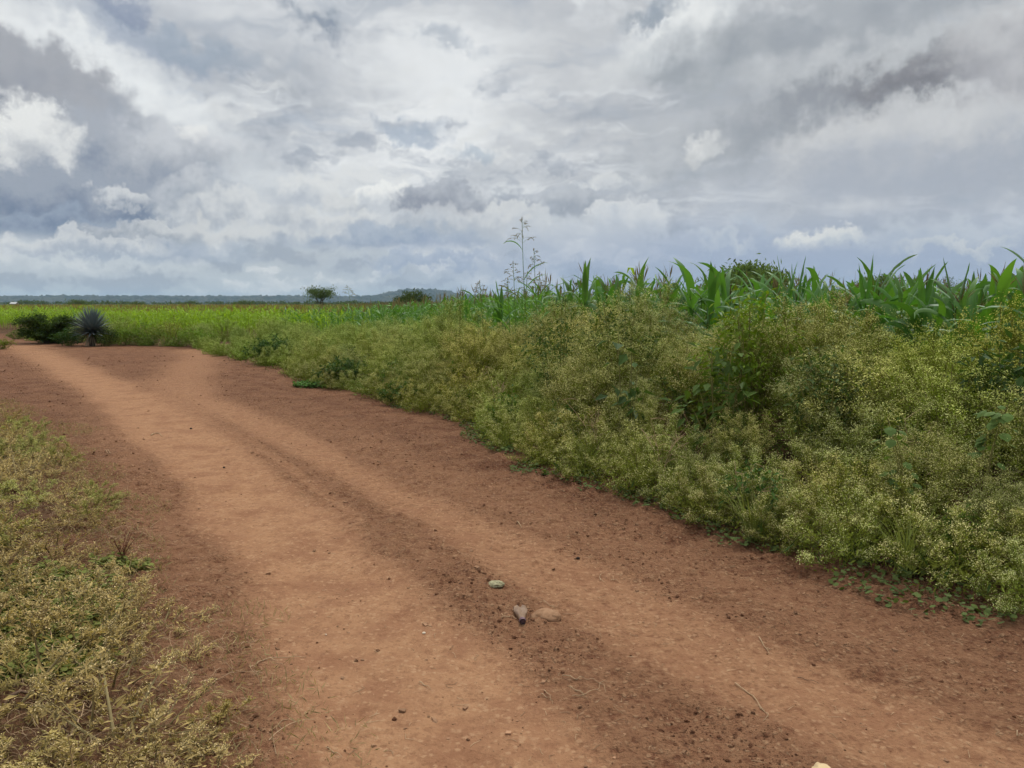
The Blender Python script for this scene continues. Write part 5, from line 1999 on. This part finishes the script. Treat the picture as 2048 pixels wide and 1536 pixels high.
def rough_stone(name, label, px, py, dims, seed, col, col2, squash=0.35, sink=0.3, cat="stone", grooves=0.0):
    r = np.random.default_rng(seed)
    x, y, z = on_ground(px, py)
    nu, nv = 40, 20
    th, ph = np.meshgrid(np.linspace(0, 2 * np.pi, nu, endpoint=False), np.linspace(0.0, np.pi, nv))
    d = np.stack([np.sin(ph) * np.cos(th), np.sin(ph) * np.sin(th), np.cos(ph)], -1).reshape(-1, 3)
    o = r.uniform(0, 50, 3)
    f = 1 + 0.42 * (fbm(d[:, 0] * 1.5 + o[0] + d[:, 2], d[:, 1] * 1.5 + o[1], 3, seed) - 0.5) + 0.26 * (fbm(d[:, 0] * 6 + o[2], d[:, 1] * 6 + d[:, 2] * 6, 3, seed + 3) - 0.5)
    if grooves:
        f = f - grooves * np.maximum(np.sin(d[:, 1] * 13 + 3 * d[:, 0] ** 2 + 1.5), 0) ** 6 * (d[:, 2] > 0)
    v = d * f[:, None] * np.array(dims) * 0.5
    v[:, 2] = np.where(v[:, 2] < 0, v[:, 2] * squash, v[:, 2]) + dims[2] * (0.5 - sink) * 0.5
    i, j = np.meshgrid(np.arange(nu), np.arange(nv - 1), indexing='ij')
    i2 = (i + 1) % nu
    mb = MB()
    mb.add(v, np.stack([j * nu + i, (j + 1) * nu + i, (j + 1) * nu + i2, j * nu + i2], -1).reshape(-1, 4), 0, True)
    ob = mb.build(name, matt(name + "_surface", col, col2, 45.0, 0.004), None, (x, y, z))
    ob.rotation_euler = (0, 0, r.uniform(-0.4, 0.4))
    return tag(ob, label, cat)


rough_stone("stone", "pale grey-green cracked stone lying on the soil between the wheel tracks", 993, 1168, (0.098, 0.085, 0.040), 3, (0.42, 0.39, 0.24), (0.24, 0.215, 0.125), 0.5, 0.3, "stone", 0.38)
rough_stone("rock", "flat tan rock half sunk in the soil beside the crushed bottle", 1092, 1232, (0.165, 0.12, 0.075), 5, (0.34, 0.20, 0.115), (0.24, 0.13, 0.07), 0.5, 0.62, "rock")
rough_stone("stone", "smooth pale tan stone at the bottom edge of the picture", 1650, 1550, (0.075, 0.10, 0.05), 9, (0.62, 0.47, 0.27), (0.52, 0.38, 0.22), 0.5, 0.35)
rough_stone("pebble", "tiny white pebble on the near wheel track", 848, 1267, (0.018, 0.014, 0.012), 15, (0.72, 0.62, 0.48), (0.6, 0.5, 0.38), 0.5, 0.1, "pebble")
rough_stone("pebble", "tiny pale pebble left of the white pebble on the near wheel track", 652, 1270, (0.010, 0.010, 0.009), 16, (0.68, 0.55, 0.42), (0.55, 0.42, 0.3), 0.5, 0.1, "pebble")
rough_stone("pebble", "dark round pebble on the right wheel track beyond the tan rock", 1156, 1118, (0.024, 0.022, 0.020), 17, (0.05, 0.03, 0.022), (0.03, 0.02, 0.015), 0.5, 0.1, "pebble")
rough_stone("pebble", "dark pebble on the far part of the left wheel track", 382, 858, (0.035, 0.03, 0.028), 18, (0.05, 0.03, 0.022), (0.03, 0.02, 0.015), 0.5, 0.1, "pebble")
rough_stone("pebble", "dark pebble midway along the left wheel track", 448, 936, (0.024, 0.022, 0.02), 19, (0.05, 0.03, 0.022), (0.03, 0.02, 0.015), 0.5, 0.1, "pebble")


def build_gravel():
    """small angular stones pressed into the track"""
    r = np.random.default_rng(95)
    n = 1500
    y = 2.0 * (14 / 2.0) ** r.uniform(0, 1, n)
    x = r.uniform(-0.70, 0.72, n) * y
    ok = (bank_d(x, y) < 0) & (left_d(x, y) < 0)
    x, y = x[ok], y[ok]
    n = len(x)
    c = np.array([(-1, -1, -1), (1, -1, -1), (1, 1, -1), (-1, 1, -1), (-1, -1, 1), (1, -1, 1), (1, 1, 1), (-1, 1, 1)], float)
    f = np.array([(3, 2, 1, 0), (4, 5, 6, 7), (0, 1, 5, 4), (1, 2, 6, 5), (2, 3, 7, 6), (3, 0, 4, 7)])
    s = 0.0022 * (1 / np.maximum(r.random(n), 0.03)) ** 0.5 * (0.8 + 0.06 * y)
    v = c[None] * r.uniform(0.45, 1.1, (n, 8, 1)) * s[:, None, None] * np.array([1.2, 0.9, 0.6]) + r.normal(0, 0.15, (n, 8, 3)) * s[:, None, None]
    a = r.uniform(0, 6.28, n)
    ca, sa = np.cos(a)[:, None], np.sin(a)[:, None]
    v = np.stack([v[..., 0] * ca - v[..., 1] * sa, v[..., 0] * sa + v[..., 1] * ca, v[..., 2]], -1)
    v = v + np.stack([x, y, terrain(x, y) + s * 0.1], 1)[:, None]
    mb = MB()
    mb.add(v.reshape(-1, 3), (np.arange(n)[:, None, None] * 8 + f[None]).reshape(-1, 4))
    tag(mb.build("gravel", leaf_mat("gravel_stone", (0.30, 0.175, 0.105), 0.45, 0.0)), "small tan angular stones pressed into the track", "gravel", None, 'stuff')


build_gravel()


def build_bottle():
    """small plastic bottle, its base crushed flat into two lobes, the neck towards the camera"""
    x, y, z = on_ground(1045, 1247)
    root = empty("crushed_bottle", (x, y, z), 0.06)
    n, k = 12, 24
    L = np.linspace(0, 1, n)
    W = np.interp(L, [0, 0.12, 0.3, 0.5, 0.72, 0.9, 1.0], [0.0165, 0.017, 0.021, 0.032, 0.037, 0.034, 0.018])
    T = np.interp(L, [0, 0.12, 0.3, 0.5, 0.72, 0.9, 1.0], [0.017, 0.018, 0.016, 0.013, 0.012, 0.012, 0.006])
    a = np.arange(k) * 2 * np.pi / k
    v = []
    for i in range(n):
        notch = 0.020 * max(0.0, (L[i] - 0.72) / 0.28) * np.exp(-(np.cos(a) * 2.2) ** 2)
        xx = W[i] * np.cos(a)
        yy = 0.190 * L[i] - notch * 1.5 + 0 * a
        dent = 0.010 * np.exp(-((np.cos(a) - 0.15) * 2.6) ** 2) * np.sin(np.pi * L[i]) * (np.sin(a) > 0) + 0.0035 * np.sin(a * 3 + L[i] * 9) * (L[i] > 0.2)
        zz = 0.016 + T[i] * np.sin(a) - dent
        v.append(np.stack([xx, yy, zz], 1))
    v = np.concatenate(v)
    i, j = np.meshgrid(np.arange(n - 1), np.arange(k), indexing='ij')
    j2 = (j + 1) % k
    mb = MB()
    mb.add(v, np.stack([i * k + j, i * k + j2, (i + 1) * k + j2, (i + 1) * k + j], -1).reshape(-1, 4), 0, True)
    mb.add(v[-k:], np.arange(k)[None], 0)
    m = matt("crushed_plastic", (0.25, 0.165, 0.110), (0.19, 0.12, 0.078), 30.0, 0.001, 0.5)
    mb.build("body", m, root)
    nb = MB()
    add_tubes(nb, np.array([[(0, 0.004, 0.017), (0, -0.004, 0.0168), (0, -0.005, 0.0168), (0, -0.014, 0.0165)]]), np.array([[0.0170, 0.0175, 0.0160, 0.0155]]), 20)
    nb.build("neck_ring", matt("purple_plastic", (0.20, 0.12, 0.14), (0.14, 0.08, 0.095), 30.0, 0.0, 0.4), root)
    cb = MB()
    r_ = np.stack([0.0145 * np.cos(a), np.full(k, -0.0120), 0.0165 + 0.0145 * np.sin(a)], 1) * [0.9, 1, 0.9] + [0, 0, 0.0016]
    cb.add(r_, np.arange(k)[None][:, ::-1])
    cb.build("neck_shade_disc", matt("neck_shade_paint", (0.085, 0.048, 0.050)), root)  # flat dark disc: shade inside the neck painted as colour
    tag(root, "small crushed tan plastic bottle with purple neck, lying against the tan rock", "bottle")


build_bottle()


def dead_seedling(px, py, Hh, seed):
    r = np.random.default_rng(seed)
    x, y, z = on_ground(px, py)
    root = empty("dead_seedling", (x, y, z))
    st, lf = MB(), MB()
    m = 9
    a = np.arange(m) * 2.4
    tip = np.stack([0.10 * np.cos(a) * r.uniform(0.4, 1, m), 0.10 * np.sin(a) * r.uniform(0.4, 1, m), Hh * r.uniform(0.6, 1, m)], 1)
    b = np.tile([0, 0, -0.01], (m, 1))
    mid = np.tile([0, 0, Hh * 0.35], (m, 1)) + tip * [0.2, 0.2, 0]
    P = bez(b, mid, tip, 5)
    add_tubes(st, P, np.array([[0.004, 0.003, 0.0025, 0.002, 0.001]]), 4)
    k = r.integers(0, m, 90)
    p = P[k, r.integers(2, 5, 90)] + r.normal(0, 0.012, (90, 3))
    add_kites(lf, p, rdir(r, 90), rdir(r, 90), np.full(90, 0.018), np.full(90, 0.006))
    mt = matt("dead_red_stem", (0.17, 0.065, 0.035), (0.11, 0.04, 0.025), 40)
    st.build("stem", mt, root)
    lf.build("foliage", mt, root)
    tag(root, "small dead reddish seedling at the verge edge", "seedling")


dead_seedling(245, 1118, 0.17, 3)
